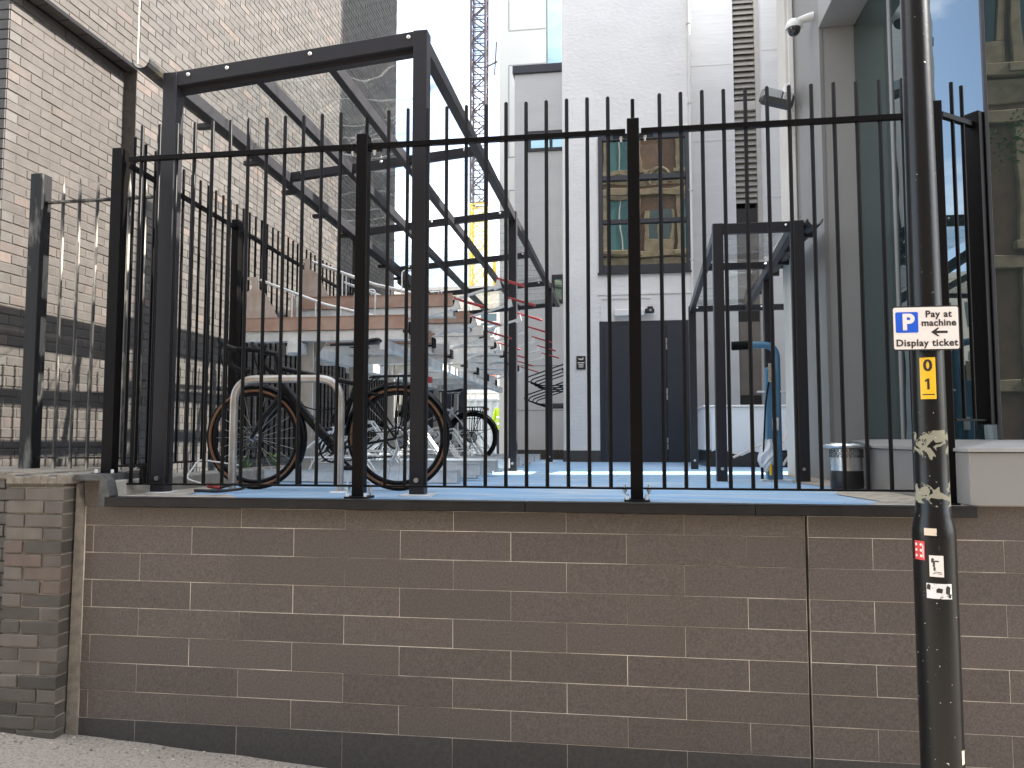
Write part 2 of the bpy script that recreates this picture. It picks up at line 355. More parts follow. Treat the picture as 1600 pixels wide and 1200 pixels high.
def link(name, me, parent=None, loc=(0, 0, 0)):
    o = bpy.data.objects.new(name, me); C.objects.link(o); o.location = loc
    if parent: o.parent = parent; o.matrix_parent_inverse = Matrix.Identity(4)
    return o
def tag(o, label=None, cat=None, group=None, kind=None):
    if label: o['label'] = label
    if cat: o['category'] = cat
    if group: o['group'] = group
    if kind: o['kind'] = kind
    return o
def thing(name, label, cat, loc=(0, 0, 0), rz=0, group=None):
    o = bpy.data.objects.new(name, None); C.objects.link(o); o.location = loc; o.rotation_euler = (0, 0, rz); o.empty_display_size = .1
    return tag(o, label, cat, group)
def copy_tree(o, parent=None):
    c = o.copy(); C.objects.link(c)
    if parent: c.parent = parent
    for ch in list(o.children): copy_tree(ch, c)
    return c
def text(name, body, size, loc, material, parent=None, bold=0.0, align='CENTER', rot=(R(90), 0, 0), ext=.0008, spacing=1.0):
    cu = bpy.data.curves.new(name, 'FONT'); cu.body = body; cu.size = size; cu.offset = bold; cu.extrude = ext; cu.align_x = align; cu.align_y = 'CENTER'; cu.space_character = spacing
    tmp = bpy.data.objects.new(name, cu); C.objects.link(tmp)
    dg = bpy.context.evaluated_depsgraph_get(); me = bpy.data.meshes.new_from_object(tmp.evaluated_get(dg))
    bpy.data.objects.remove(tmp, do_unlink=True); me.materials.clear(); me.materials.append(MATS[material])
    o = link(name, me, parent, loc); o.rotation_euler = rot; return o
def icyl(a, b, r, n=10): return MB().tube([a, b], r, n)
def bend(pts, rad, n=5):
    """round the corners of a polyline"""
    pts = [Vector(p) for p in pts]; o = [pts[0]]
    for i in range(1, len(pts) - 1):
        a, b, c = pts[i-1], pts[i], pts[i+1]; d1 = (a - b); d2 = (c - b); k = min(rad, d1.length*.49, d2.length*.49)
        p, q = b + d1.normalized()*k, b + d2.normalized()*k
        for j in range(n + 1): t = j / n; o.append((1-t)**2*p + 2*t*(1-t)*b + t*t*q)
    return o + [pts[-1]]

DECK = lambda y: 1.325 - 0.005 * (y - 4)
def gz(x, y): return -0.135 - 0.0633 * x + 0.018 * (y - 3.95)      # pavement height

# ================================================================== SETTING: ground
def sheet(name, pts, m): return tag(MB().quad(*pts).build(name, m), kind='structure')
b = MB(); xs = [-40, -12, -6, -4.6] + [-4.4 + .2*i for i in range(40)] + [4.5, 8, 14, 40]
ys = [-2.2, 0, 1.5, 2.6] + [3.0 + .1*i for i in range(12)] + [4.3, 5.05]
vs = [(x, y, gz(max(-8, min(8, x)), y) + (rnd.uniform(-.006, .006) if 2.9 < y < 4.2 and -4.4 < x < 3.5 else 0)) for y in ys for x in xs]; nx = len(xs)
b._add(vs, [(j*nx+i, j*nx+i+1, (j+1)*nx+i+1, (j+1)*nx+i) for j in range(len(ys)-1) for i in range(nx-1)], True)
tag(b.build('pavement', 'pavement_asphalt'), kind='structure')
b = MB()
for i in range(380):                                   # grit and crumbs swept against the foot of the wall
    x = rnd.uniform(-3.4, 1.2); y = 3.945 - abs(rnd.gauss(0, .07)) - .01; s_ = rnd.uniform(.002, .007)
    if x < -2.95: y -= .09
    b.cbox((x - s_, y - s_*.8, gz(x, y) - .004), (x + s_, y + s_*.8, gz(x, y) + s_*.9), s_*.3)
tag(b.build('grit', 'grit_stone'), kind='stuff')
b = MB()
for i in range(-20, 20): b.cbox((i*.92, -2.34, -.9), (i*.92+.905, -2.2, gz(max(-8, min(8, i*.92)), -2.2)+.012), .012)
tag(b.build('kerb', 'kerb_stone'), kind='structure')
tag(MB().quad((-60, -9.2, -.75), (60, -9.2, -.75), (60, -2.3, -.75), (-60, -2.3, -.75)).build('road', 'tarmac'), kind='structure')
tag(MB().quad((-900, -900, -1.2), (900, -900, -1.2), (900, 900, -1.2), (-900, 900, -1.2)).build('ground', 'tarmac'), kind='structure')
# raised terrace: a solid deck with a blue rubber surface, a dusty strip by its right edge, rougher ground beyond
tag(MB().quad((-2.8, 3.91, DECK(3.91)), (1.62, 3.91, DECK(3.91)), (2.9, 13.6, DECK(13.6)), (-4.3, 13.6, DECK(13.6)), (-4.3, 5.2, DECK(5.2)), (-2.8, 5.0, DECK(5))).build('terrace_floor', 'blue_deck'), kind='structure')
b = MB(); zz = .004
edge = [(1.12, 3.93), (1.30, 4.25), (1.22, 4.8), (1.40, 5.4), (1.26, 6.2), (1.45, 6.9), (1.44, 7.6), (1.62, 7.6), (1.62, 3.93)]
b.quad(*[(x, y, DECK(y)+zz) for x, y in edge])
b.quad(*[(x, y, DECK(y)+zz) for x, y in [(-2.8, 3.93), (-1.9, 3.93), (-2.1, 4.02), (-2.25, 4.22), (-2.5, 4.2), (-2.62, 4.7), (-2.7, 5.3), (-2.8, 5.3)]])
tag(b.build('terrace_edge_dust', 'dusty_concrete'), kind='structure')
tag(MB().quad((-60, 13.6, 1.0), (3, 13.6, 1.0), (60, 120, 1.0), (-90, 120, 1.0)).build('site_ground', 'site_earth'), kind='structure')

# ================================================================== RETAINING WALL
rw = thing('retaining_wall', 'brown stone tiled wall below the railing, beside the pavement', 'wall', (0, 3.95, 0))
P = MB(); P.box((-2.955, .0015, -.9), (.858, .5, 1.275)); P.box((.872, .0015, -.9), (1.60, .5, 1.275)); P.box((1.6005, .0015, -.9), (4.0, .5, 1.334)); P.mi = 1; P.box((.8585, .03, -.9), (.8715, .4, 1.275))
P.build('wall_core', ['grout', 'sign_black'], rw)
meshes = {}
def tile(x0, x1, z0, z1, m):
    key = (round(x1-x0, 3), round(z1-z0, 3), m)
    if key not in meshes: meshes[key] = MB().cbox((0, 0, 0), (x1-x0, .025, z1-z0), .0012).mesh('tile', m)
    o = link('tile', meshes[key], rw, (x0, rnd.uniform(-.0015, .0015), z0)); return o
G = .0010
lines = [1.275] + [1.174 - .1475*i for i in range(8)] + [-.015 - .2, -.40, -.60]
for r in range(len(lines) - 1):
    z1, z0 = lines[r], lines[r+1]
    off = 1.165 if r % 2 == 1 else .8665 + .58*0
    cuts = sorted({round(off + .58*k, 4) for k in range(-12, 8)}); cuts = [c for c in cuts if -2.93 < c < 3.95]
    es = sorted(set([-2.945] + cuts + [.858, .872, 3.98])); es = [e for e in es if not (.8581 < e < .8719)]
    # a dark joint runs the full height at x = .865
    for a, c in zip(es[:-1], es[1:]):
        zt_ = z1 if not (r == 0 and c > 1.7) else 1.333
        if abs(a - .858) < 1e-6 or c - a < .03: continue
        if z1 < .2 and r >= 8: m = 'plinth_stone'
        else: m = 'tile_stone'
        tile(a + G, c - G, z0 + G, zt_ - G, m)
# pressed metal coping along the top, in three lengths, with a higher return at its left end
def coping(x0, x1):

    b = MB(); b.cbox((x0, -.055, 1.282), (x1, -.035, 1.328), .002); b.cbox((x0, -.0555, 1.3275), (x1, .02, 1.3325), .0015); b.cbox((x0, -.0345, 1.282), (x1, -.02, 1.287), .001)
    return b.build('coping', 'coping_metal', rw)
coping(-2.80, -.498); coping(-.494, .62); coping(.624, 1.615)
b = MB(); b.cbox((-2.985, -.048, 1.418), (-2.83, .30, 1.452), .003); b.build('coping', 'dark_flashing', rw)
b = MB(); b.prism([(-2.83, 1.452), (-2.79, 1.42), (-2.77, 1.34), (-2.80, 1.282), (-2.835, 1.285)], -.054, .02); b.build('coping_return', 'dark_flashing', rw)
b = MB(); b.box((-2.955, .0, 1.276), (-2.836, .3, 1.417)); b.build('upstand_facing', 'tile_stone', rw)
kb = MB(); kb.cbox((-2.98, 3.97, 1.2), (-2.80, 13.3, 1.417), .01); 
tag(kb.build('concrete_kerb', 'concrete'), kind='structure')
b = MB(); b.prism([(-3.016, -.6), (-2.946, -.6), (-2.952, 1.27), (-3.0, 1.40)], -.012, .06); b.build('edge_mortar', 'mortar_light', rw)

# ================================================================== BRICK PIER AND LOW WALL, left
BL, BH = .225, .075
def brick_mesh(l, h, d, m, name='brick'): return MB().cbox((0, 0, 0), (l, d, h), .003).mesh(name, m)
pier = thing('brick_pier', 'low sooty brick pier with a crumbling mortar top, left of the tiled wall', 'brick pier', (-3.36, 3.86, 0))
MB().box((.01, .008, -.3), (.338, .9, 1.40)).build('mortar_core', 'mortar_light', pier)
long_, short_ = brick_mesh(.222, .064, .11, 'pier_brick'), brick_mesh(.108, .064, .11, 'pier_brick')
sides = brick_mesh(.11, .064, .222, 'pier_brick')
for k in range(21):
    z = -.045 + .0715*k
    first = (short_, .108, long_) if k % 2 else (long_, .222, short_)
    for me, x in ((first[0], 0), (first[2], first[1] + .012)):
        o = link('brick', me, pier, (x + rnd.uniform(-.003, .003), rnd.uniform(-.004, .004), z)); o.rotation_euler = (0, rnd.uniform(-.008, .008), rnd.uniform(-.01, .01))
b = MB()
pts = [(0.0 + .05*i, rnd.uniform(-.006, .012)) for i in range(8)]
for i in range(7):
    b.cbox((i*.05 - .002, -.008 + rnd.uniform(-.006, .006), 1.40), (i*.05 + .053, .9, 1.452 + rnd.uniform(-.012, .008)), .006)
b.build('mortar_cap', 'mortar_light', pier)
lw = thing('low_brick_wall', 'low dark brick wall running behind the pier to the left edge', 'brick wall', (-3.4, 4.28, 0))
MB().box((-2.2, .01, -.3), (.06, .6, 1.40)).build('mortar_core', 'mortar_dark', lw)
for k in range(20):
    for i in range(9):
        x = -.225*(i+1) + (.1125 if k % 2 else 0)
        o = link('brick', long_, lw, (x, rnd.uniform(-.003, .003), -.03 + .0725*k))
MB().cbox((-2.2, -.02, 1.40), (.10, .62, 1.455), .01).build('mortar_cap', 'mortar_light', lw)
# ================================================================== BRICK TOWER, left
tw = thing('brick_tower', 'tall grey-brown brick building along the left side of the terrace', 'building', (-4.32, 4.93, 0))
XW, XR, Y0, YJ, Y1, ZL, ZT = 0.0, -.12, 0.0, 1.32, 9.27, 4.97, 12.3
core = MB(); core.box((-6, .009, -.6), (XR - .0045, YJ, ZL)); core.box((-6, YJ, -.6), (XW - .0045, Y1 - .012, ZT)); core.box((-6, .009, ZL), (XW - .0045, YJ, ZT))
core.build('mortar_core', 'mortar_dark', tw)
me_b = brick_mesh(.215, .065, .1, 'tower_brick')
side_b = MB().cbox((0, 0, 0), (.1, .215, .065), .003).mesh('brick', 'tower_brick')
side_h = MB().cbox((0, 0, 0), (.1, .1025, .065), .003).mesh('brick', 'tower_brick')
cand = []; stuff = MB()
def put(x, y, z, l):
    cand.append((x, y, z, l))
nz0, nz1 = 16, int(ZT/.075)
for k in range(nz0, nz1):
    z = k*.075 + .005; sh = 0 if k % 2 else .1125
    y = YJ - (Y1 - YJ) if False else None
    # recessed bay (below the lintel)
    if z + .065 < ZL:
        yy = 0.005 - (.1125 if k % 2 else 0)
        while yy < YJ - .01:
            a, c = max(yy, .005), min(yy + .215, YJ - .002)
            if c - a > .02: put(XR - .1, a, z, c - a)
            yy += .225
        st = YJ
    else: st = 0.0
    yy = st + .002 - (.1125 if k % 2 else 0)
    while yy < Y1 - .01:
        a, c = max(yy, st + .002), min(yy + .215, Y1)
        if c - a > .02: put(XW - .1, a, z, c - a)
        yy += .225
def px_size(c):
    x, y, z, l = c; p = Vector((x - 4.22, y + 4.93, z - 1.65)); d = p.y*.99 - p.x*.14
    vis = (p.z / max(d, .1) < .60) and p.y > 4.6
    return (0.075 / d) * (l / .215) * (1 if vis else 0)
cand.sort(key=px_size, reverse=True)
bm_cache = {}
for i, (x, y, z, l) in enumerate(cand):
    j = rnd.uniform(-.0025, .0025)
    if i < 285:
        kx = round(l, 3)
        if kx not in bm_cache: bm_cache[kx] = MB().cbox((0, 0, 0), (.1, l, .065), .003).mesh('brick', 'tower_brick')
        link('brick', bm_cache[kx], tw, (x + j, y, z))
    else: stuff.box((x + j, y, z), (x + .1 + j, y + l, z + .065))
for k in range(nz0, nz1):                                 # street face of the tower
    z = k*.075 + .005; e = XR if z + .065 < ZL else XW
    for i in range(8):
        x1 = e - .006 - .225*i - (.1125 if k % 2 else 0); x0 = x1 - .215
        if i == 0 and k % 2: stuff.box((e - .1085, -.004, z), (e - .006, .0045, z + .065)) if z + .065 >= ZL else stuff.box((e - .1085, -.004, z), (e - .006, .0045, z + .065))
        stuff.box((x0, -.004 + rnd.uniform(-.002, .002), z), (x1, .0105, z + .065))
o = stuff.build('brickwork', 'tower_brickwork', tw); o['kind'] = 'stuff'
b = MB(); b.box((-.14, .003, ZL - .012), (.004, YJ - .001, ZL - .003)); b.box((-.002, .003, ZL - .012), (.006, YJ, ZL + .02)); b.build('lintel', 'soffit_metal', tw)
MB().box((-.02, YJ - .008, ZL + .02), (.003, YJ + .004, ZT)).build('movement_joint', 'joint_sealant', tw)
MB().box((-.02, 3.66, -.0), (.003, 3.672, ZT)).build('movement_joint', 'mortar_dark', tw)

# ================================================================== WHITE BUILDING
wb = thing('white_building', 'tall white rendered building with a big dark window above a double door', 'building', (0, 12.2, 0))
H1 = 15.0
b = MB()
x0, x1 = -.94, 1.06
dx0, dx1, dz1 = -.37, 1.085, 3.48; wx0, wx1, wz0, wz1 = -.37, 1.06, 4.25, 6.45
# front wall pieces round the door and window openings
b.box((x0, 0, 1.0), (dx0, .4, H1)); b.box((dx0, 0, dz1), (x1, .4, wz0)); b.box((dx0, 0, wz1), (x1, .4, H1)); b.box((x0, .4, 1.0), (x1, 5.5, H1))
b.build('wall', 'white_render', wb)
MB().box((x0 - .006, -.012, 1.0), (dx0 - .002, -.001, 1.46)).build('skirting', 'dark_skirting', wb)
MB().box((x0 - .012, -.001, 1.0), (x0 - .001, 5.4, 1.46)).build('skirting', 'dark_skirting', wb)
# raised bands in the render
b = MB(); b.box((dx0 - .02, -.02, 3.90), (x1 + .0, -.001, 3.94)); b.box((dx0 + .02, -.02, 3.49), (dx0 + .045, -.001, 3.86)); b.box((dx0 + .0455, -.02, 3.835), (.42, -.001, 3.86)); b.build('render_band', 'white_render', wb)
b = MB(); b.tube([(x1 + .012, -.03, 1.4), (x1 + .012, -.03, H1)], .022, 10); dp = b.build('downpipe', 'white_render', wb)
b = MB()
for z in (4.4, 5.5, 6.9, 8.2): b.cbox((x1 - .02, -.056, z), (x1 + .04, -.001, z + .035), .004)
b.build('pipe_clip', 'cream_stone', dp)
# door
dr = MB().cbox((dx0, -.012, 1.25), (dx1, .03, dz1), .004); dr = dr.build('door_frame', 'door_paint', wb)
MB().cbox((dx0 + .07, -.03, 1.27), (.655, -.0125, dz1 - .08), .004).build('door_leaf', 'door_paint', dr)
MB().cbox((.665, -.03, 1.27), (dx1 - .06, -.0125, dz1 - .08), .004).build('door_leaf', 'door_paint', dr)
hm = MB().tube([(0, 0, 0), (0, 0, .085)], .013, 8).tube([(0, 0, .095), (0, 0, .18)], .013, 8).mesh('hinge', 'bright_bolt')
for z in (3.02, 2.24, 1.48): link('hinge', hm, dr, (.660, -.036, z))
b = MB(); b.cbox((-.14, -.09, 3.55), (.33, -.002, 3.66), .012); b.build('door_light', 'white_plastic', wb)
# window
wf = MB(); F = .07
wf.cbox((wx0, -.03, wz0), (wx0 + F, .05, wz1), .004); wf.cbox((wx1 - F, -.03, wz0), (wx1, .05, wz1), .004)
for z, h in ((wz0, .12), (5.03, .07), (5.73, .08), (wz1 - .07, .07)): wf.cbox((wx0 + F + .001, -.028, z), (wx1 - F - .001, .05, z + h), .004)
wf.cbox((.15, -.026, wz0 + .121), (.21, .05, 5.029), .004); wf.cbox((.15, -.026, 5.101), (.21, .05, 5.729), .004); wf.cbox((.15, -.026, 5.811), (.21, .05, wz1 - .071), .004)
wfo = wf.build('window_frame', 'window_frame', wb)
for xa, xb in ((wx0 + F, .15), (.21, wx1 - F)):
    for za, zb in ((wz0 + .12, 5.03), (5.10, 5.73), (5.81, wz1 - .07)):
        o = MB().box((xa + .002, .012, za + .002), (xb - .002, .02, zb - .002)).build('window_pane', 'window_glass', wfo); o.rotation_euler = (rnd.uniform(-.002, .002), 0, rnd.uniform(-.002, .002))
MB().cbox((wx0 - .02, -.05, wz0 - .03), (wx1 + .01, .0, wz0 - .002), .003).build('window_sill', 'window_frame', wfo)

# wing with the louvre, set back to the right
lb = thing('louvre_wing', 'white painted brick wing with a tall louvre strip behind the small shelter', 'building', (0, 13.0, 0))
b = MB(); b.box((1.07, 0, 1.0), (1.868, .5, H1)); b.box((2.29, 0, 1.0), (4.4, .5, H1)); b.box((1.07, .5, 1.0), (4.4, 5, H1)); b.build('wall', 'white_brick_paint', lb)
b = MB()
for z in (3.2, 4.3, 5.0, 6.6, 7.9, 9.3): b.box((1.075, -.006, z), (1.86, -.001, z + .02))
for z in (5.6, 6.9, 8.1): b.box((2.33, -.006, z), (4.3, -.001, z + .02))
b.build('brick_course', 'white_brick_paint', lb)
MB().box((2.215, -.02, 1.3), (2.288, .49, H1)).build('reveal', 'pale_trim', lb)
MB().box((1.869, .22, 5.45), (2.214, .3, H1)).build('louvre_back', 'sign_black', lb)
sm = MB().prism([(0, 0), (.345, 0), (.345, .012), (0, .012)], 0, .12, Matrix.Rotation(R(60), 4, 'X')).mesh('slat', 'louvre_metal')
for k in range(50):
    z = 5.52 + .098*k
    if 7.12 < z < 7.28: continue
    o = link('slat', sm, lb, (1.869, .02 + rnd.uniform(-.004, .004), z))
MB().box((1.869, .0, 7.10), (2.214, .1, 7.25)).build('louvre_rail', 'pale_trim', lb)
for z0_, z1_, m in ((5.20, 5.45, 'sign_black'), (3.82, 5.20, 'brown_panel'), (3.56, 3.82, 'sign_black'), (2.35, 3.56, 'brown_panel'), (2.15, 2.35, 'sign_black'), (1.2, 2.15, 'pale_trim')):
    MB().box((1.869, .06, z0_ + .002), (2.214, .2, z1_ - .002)).build('infill_panel', m, lb)

# low grey wing on the left
gw = thing('grey_wing', 'lower lilac-grey rendered wing with a dark parapet, left of the white building', 'building', (0, 15.5, 0))
MB().box((-2.18, 0, .9), (-.9, 4.3, 9.18)).build('wall', 'lilac_grey_render', gw)
MB().cbox((-2.22, -.05, 9.18), (-.9, 4.3, 9.36), .01).build('parapet', 'window_frame', gw)
MB().box((-2.2, -.02, .9), (-.9, -.001, 1.42)).build('skirting', 'dark_skirting', gw)
for (a, c, z0_, z1_) in ((-1.90, -.95, 7.52, 7.95), (-1.42, -.95, 4.36, 4.95)):
    f = MB().cbox((a, -.03, z0_), (c, -.002, z0_ + .07), .003).cbox((a, -.03, z1_ - .09), (c, -.002, z1_), .003).cbox((a, -.028, z0_ + .071), (a + .06, -.002, z1_ - .091), .003).cbox(((a+c)/2 - .03, -.028, z0_ + .071), ((a+c)/2 + .03, -.002, z1_ - .091), .003).build('window', 'window_frame', gw)
    for u, v in ((a + .062, (a+c)/2 - .032), ((a+c)/2 + .032, c)): MB().box((u, -.012, z0_ + .072), (v, -.003, z1_ - .092)).build('window_pane', 'teal_glass', f)
b = MB()
for z in (2.2, 3.1): b.box((-2.185, -.006, z), (-.95, -.001, z + .02))
b.build('render_groove', 'panel_groove', gw)

# cream tower behind
ct = thing('cream_tower', 'pale cream panelled tower behind the grey wing beside the crane', 'building', (0, 20, 0))
b = MB(); b.box((-3.22, 0, .9), (-1.97, 5, 22)); b.box((-1.55, 0, .9), (0, 5, 22)); b.build('wall', 'cream_panel', ct)
MB().box((-1.968, .25, 9.0), (-1.552, 4.8, 22)).build('glazed_strip', 'teal_glass', ct)
MB().box((-1.968, .0, .9), (-1.552, 4.8, 8.99)).build('wall', 'cream_panel', ct)
b = MB()
for z in (12.58, 11.62): b.box((-2.97, -.008, z), (-1.972, -.001, z + .03))
for z in (9.1, 8.2, 6.2, 4.4): b.box((-2.97, -.008, z), (-2.2, -.001, z + .03))
b.box((-2.985, -.008, 12.61), (-2.955, -.001, 14.6)); b.box((-2.985, -.008, 9.1), (-2.955, -.001, 11.62)); b.box((-2.985, -.008, 6.2), (-2.955, -.001, 8.2))
b.build('panel_joint', 'panel_groove', ct)

# ================================================================== GLASS BUILDING, right
gb = thing('glass_building', 'dark glazed building with a grey clad plinth at the right end of the railing', 'building', (1.88, 4.25, 0))
HB = 6.75
W_ = 5.5
# street face (faces -Y): two panes either side of a mullion; side face (faces -X)
MB().box((.012, .0, 1.60), (1.6, .012, HB)).build('glass_pane', 'facade_glass', gb)
MB().box((1.63, .0, 1.60), (3.4, .012, HB)).build('glass_pane', 'facade_glass', gb)
MB().box((-.0, .012, 1.60), (.012, 1.345, HB)).build('glass_pane', 'facade_glass', gb)
MB().box((0, 1.39, 1.60), (.012, 2.19, 5.0)).build('glass_pane', 'dark_glass', gb)
MB().cbox((-.008, -.008, 1.58), (.010, .010, HB), .002).build('corner_trim', 'window_frame', gb)
MB().cbox((-.01, 1.345, 1.58), (.03, 1.388, HB), .003).build('mullion', 'light_cladding', gb)
MB().cbox((1.601, -.02, 1.58), (1.629, .02, HB), .003).build('mullion', 'window_frame', gb)
MB().box((.05, .05, 1.0), (W_, 2.16, HB - .05)).build('interior', 'sign_black', gb)
# back wall of the recess, overhang and the return beside the pilaster
MB().box((-.262, 2.20, 1.2), (W_, 2.4, HB)).build('cladding_panel', 'grey_cladding', gb)
MB().cbox((-.27, 2.195, 1.2), (-.24, 3.1, HB), .002).build('return_panel', 'light_cladding', gb)
MB().cbox((-.272, 1.392, 5.005), (.03, 2.194, HB), .004).build('overhang', 'grey_cladding', gb)
MB().box((-.05, 0.0, HB), (W_, 3.1, HB + .12)).build('roof_edge', 'grey_cladding', gb)
MB().box((1.0, 5.2, 1.2), (5.5, 8.7, 9.6)).build('shade_block', 'light_cladding', gb)  # unseen mass, added to keep sun off the terrace and lower tower wall
# plinth
b = MB(); b.cbox((-.285, -.335, 1.336), (.40, .30, 1.585), .004); b.cbox((-.285, .305, 1.30), (-.01, 2.19, 1.585), .004); b.cbox((.405, -.335, 1.336), (1.3, .30, 1.585), .004); b.cbox((1.305, -.335, 1.336), (3.4, .30, 1.585), .004)
b.build('plinth', 'light_cladding', gb)

b = MB()
b._add([(-.295, -.345, 1.587), (3.4, -.345, 1.587), (3.4, .0, 1.628), (-.02, 0, 1.628), (-.02, 2.19, 1.628), (-.295, 2.19, 1.587), (-.295, -.345, 1.602), (3.4, -.345, 1.602), (3.4, -.002, 1.643), (-.022, -.002, 1.643), (-.022, 2.19, 1.643), (-.295, 2.19, 1.602)],
       [(6, 7, 8, 9), (6, 9, 10, 11), (0, 1, 7, 6), (0, 6, 11, 5), (1, 2, 8, 7), (4, 5, 11, 10)])
b.build('sill', 'sill_metal', gb)
# pilaster of pale stone between the recess and the louvre wing
pl = thing('stone_pilaster', 'pale stone pilaster carrying the dome camera and the floodlight', 'pilaster', (0, 7.35, 0))
MB().cbox((1.53, .0, 1.30), (1.75, .35, 9), .006).build('shaft', 'cream_stone', pl)
MB().cbox((1.555, -.02, 1.46), (1.60, -.001, 9), .004).build('moulding', 'white_render', pl)
MB().cbox((1.70, -.02, 1.46), (1.75, -.001, 9), .004).build('moulding', 'white_render', pl)
MB().box((1.522, -.03, 1.29), (1.76, -.0215, 1.455)).build('skirting', 'dark_skirting', pl)

# ================================================================== CRANE, SITE, DISTANCE
cr_ = thing('tower_crane', 'lattice tower crane mast rising between the brick tower and the cream tower', 'crane', (-14.15, 75, 0))
def mast(z0, z1, w, m, nm, bay):
    b = MB(); r = .06
    for sx in (-1, 1):
        for sy in (-1, 1): b.bar((sx*w/2, sy*w/2, z0), (sx*w/2, sy*w/2, z1), .19, .19, (0, 1, 0))
    z = z0; k = 0
    while z < z1 - .1:
        zb = min(z + bay, z1)
        for (ax, ay), (bx, by) in (((-1, -1), (1, -1)), ((1, -1), (1, 1)), ((1, 1), (-1, 1)), ((-1, 1), (-1, -1))):
            p, q = ((ax, ay), (bx, by)) if k % 2 else ((bx, by), (ax, ay))
            b.bar((p[0]*w/2, p[1]*w/2, z), (q[0]*w/2, q[1]*w/2, zb), .10, .10); b.bar((ax*w/2, ay*w/2, z), (bx*w/2, by*w/2, z), .09, .09)
        b.bar((-w*.28, 0, z), (-w*.28, 0, zb), .05, .05, (0, 1, 0)); b.bar((w*.05, 0, z), (w*.05, 0, zb), .05, .05, (0, 1, 0)); b.bar((-w*.28, 0, z + bay*.5), (w*.05, 0, z + bay*.5), .05, .05)
        z += bay; k += 1
    return b.build(nm, m, cr_)
mast(25, 62, 1.45, 'crane_purple', 'mast', 1.25); mast(1.0, 24.9, 1.45, 'crane_yellow', 'mast', 1.4)
b = MB()
for dx in (1.6, 3.0): b.bar((dx, 0, 1.0), (dx, 0, 19.5), .35, .35, (0, 1, 0)); 
for z in range(3, 20, 2): b.bar((1.6, 0, z), (3.0, 0, z + 1.2), .18, .18)
b.build('climbing_frame', 'crane_yellow', cr_)
b = MB(); b.bar((.6, -.8, 38.6), (2.0, -.8, 39.2), .12, .12); b.bar((1.7, -.8, 37.8), (1.9, -.8, 41.2), .12, .12, (0, 1, 0)); b.build('tie_bracket', 'crane_purple', cr_)

fb = thing('distant_building', 'distant pale building seen under the canopy roof', 'building', (-17, 62, 0))
MB().box((-7, 0, .9), (7.5, 9, 13.6)).build('wall', 'far_cream', fb)
MB().box((-7.2, -.2, 13.6), (7.7, 9.2, 14.1)).build('parapet', 'pale_trim', fb)
wm = MB().box((0, 0, 0), (1.3, .1, 1.8)).mesh('window', 'dark_pane')
for i in range(6):
    for k in range(3): link('window', wm, fb, (-6 + 2.3*i, -.05, 2.6 + 3.7*k))
hd = thing('navy_hoarding', 'dark navy site hoarding behind the bicycle racks', 'hoarding', (-3.72, 15.0, 1.0))
for i in range(3): MB().cbox((-.62 + .41*i, 0, 0), (-.22 + .41*i, .05, 1.78), .006).build('board', 'hoarding_navy', hd)
MB().box((-.62, .051, .3), (.6, .1, .4)).build('rail', 'hoarding_navy', hd)
hp = thing('corrugated_hoarding', 'pale corrugated site hoarding far behind the grey bicycle', 'hoarding', (-4.6, 24, 1.0))
b = MB(); pts = []
for i in range(0, 81): pts.append((-2.2 + .06*i, .04 if (i // 2) % 2 else 0.0))
b._add([(x, y, 0) for x, y in pts] + [(x, y, 1.82) for x, y in pts] + [(x, y + .004, 0) for x, y in pts] + [(x, y + .004, 1.82) for x, y in pts],
       [(i, i+1, i+82, i+81) for i in range(80)] + [(i+162, i+243, i+244, i+163) for i in range(80)] + [(i+81, i+82, i+244, i+243) for i in range(80)])
b.build('sheet', 'hoarding_pale', hp); MB().cbox((-2.25, -.03, 1.82), (2.65, .08, 1.9), .01).build('top_rail', 'hoarding_pale', hp)
sc = thing('scaffold', 'pale scaffold frame behind the corrugated hoarding', 'scaffold', (-4.6, 26, 1.0))
for x in (-1.6, -.6, .4, 1.4):
    for y in (0, 1): icyl((x, y, 0), (x, y, 5.2), .035, 8).build('standard', 'hoarding_pale', sc)
for z in (1.0, 2.2, 3.4, 4.6):
    for y in (0, 1): icyl((-1.8, y - .07, z), (1.6, y - .07, z), .03, 8).build('ledger', 'hoarding_pale', sc)
for i in range(3): icyl((-1.6 + i, -.06, 2.2), (-.6 + i, -.06, 4.6), .025, 8).build('brace', 'hoarding_pale', sc)
MB().cbox((-1.8, -.05, 2.25), (1.6, 1.05, 2.30), .005).build('deck', 'hoarding_pale', sc)
ob = thing('orange_drum', 'orange ribbed drum standing on the scaffold deck', 'drum', (-4.62, 26.5, 3.302))
MB().lathe((0, 0, 0), [(.24, 0), (.25, .02), (.24, .05), (.235, .3), (.255, .32), (.235, .34), (.235, .6), (.255, .62), (.235, .64), (.235, .88), (.2, .92)], 24).build('shell', 'orange_paint', ob)
MB().lathe((0, 0, 0), [(.12, .921), (.12, .98), (0, .98)], 16).build('lid', 'orange_paint', ob)

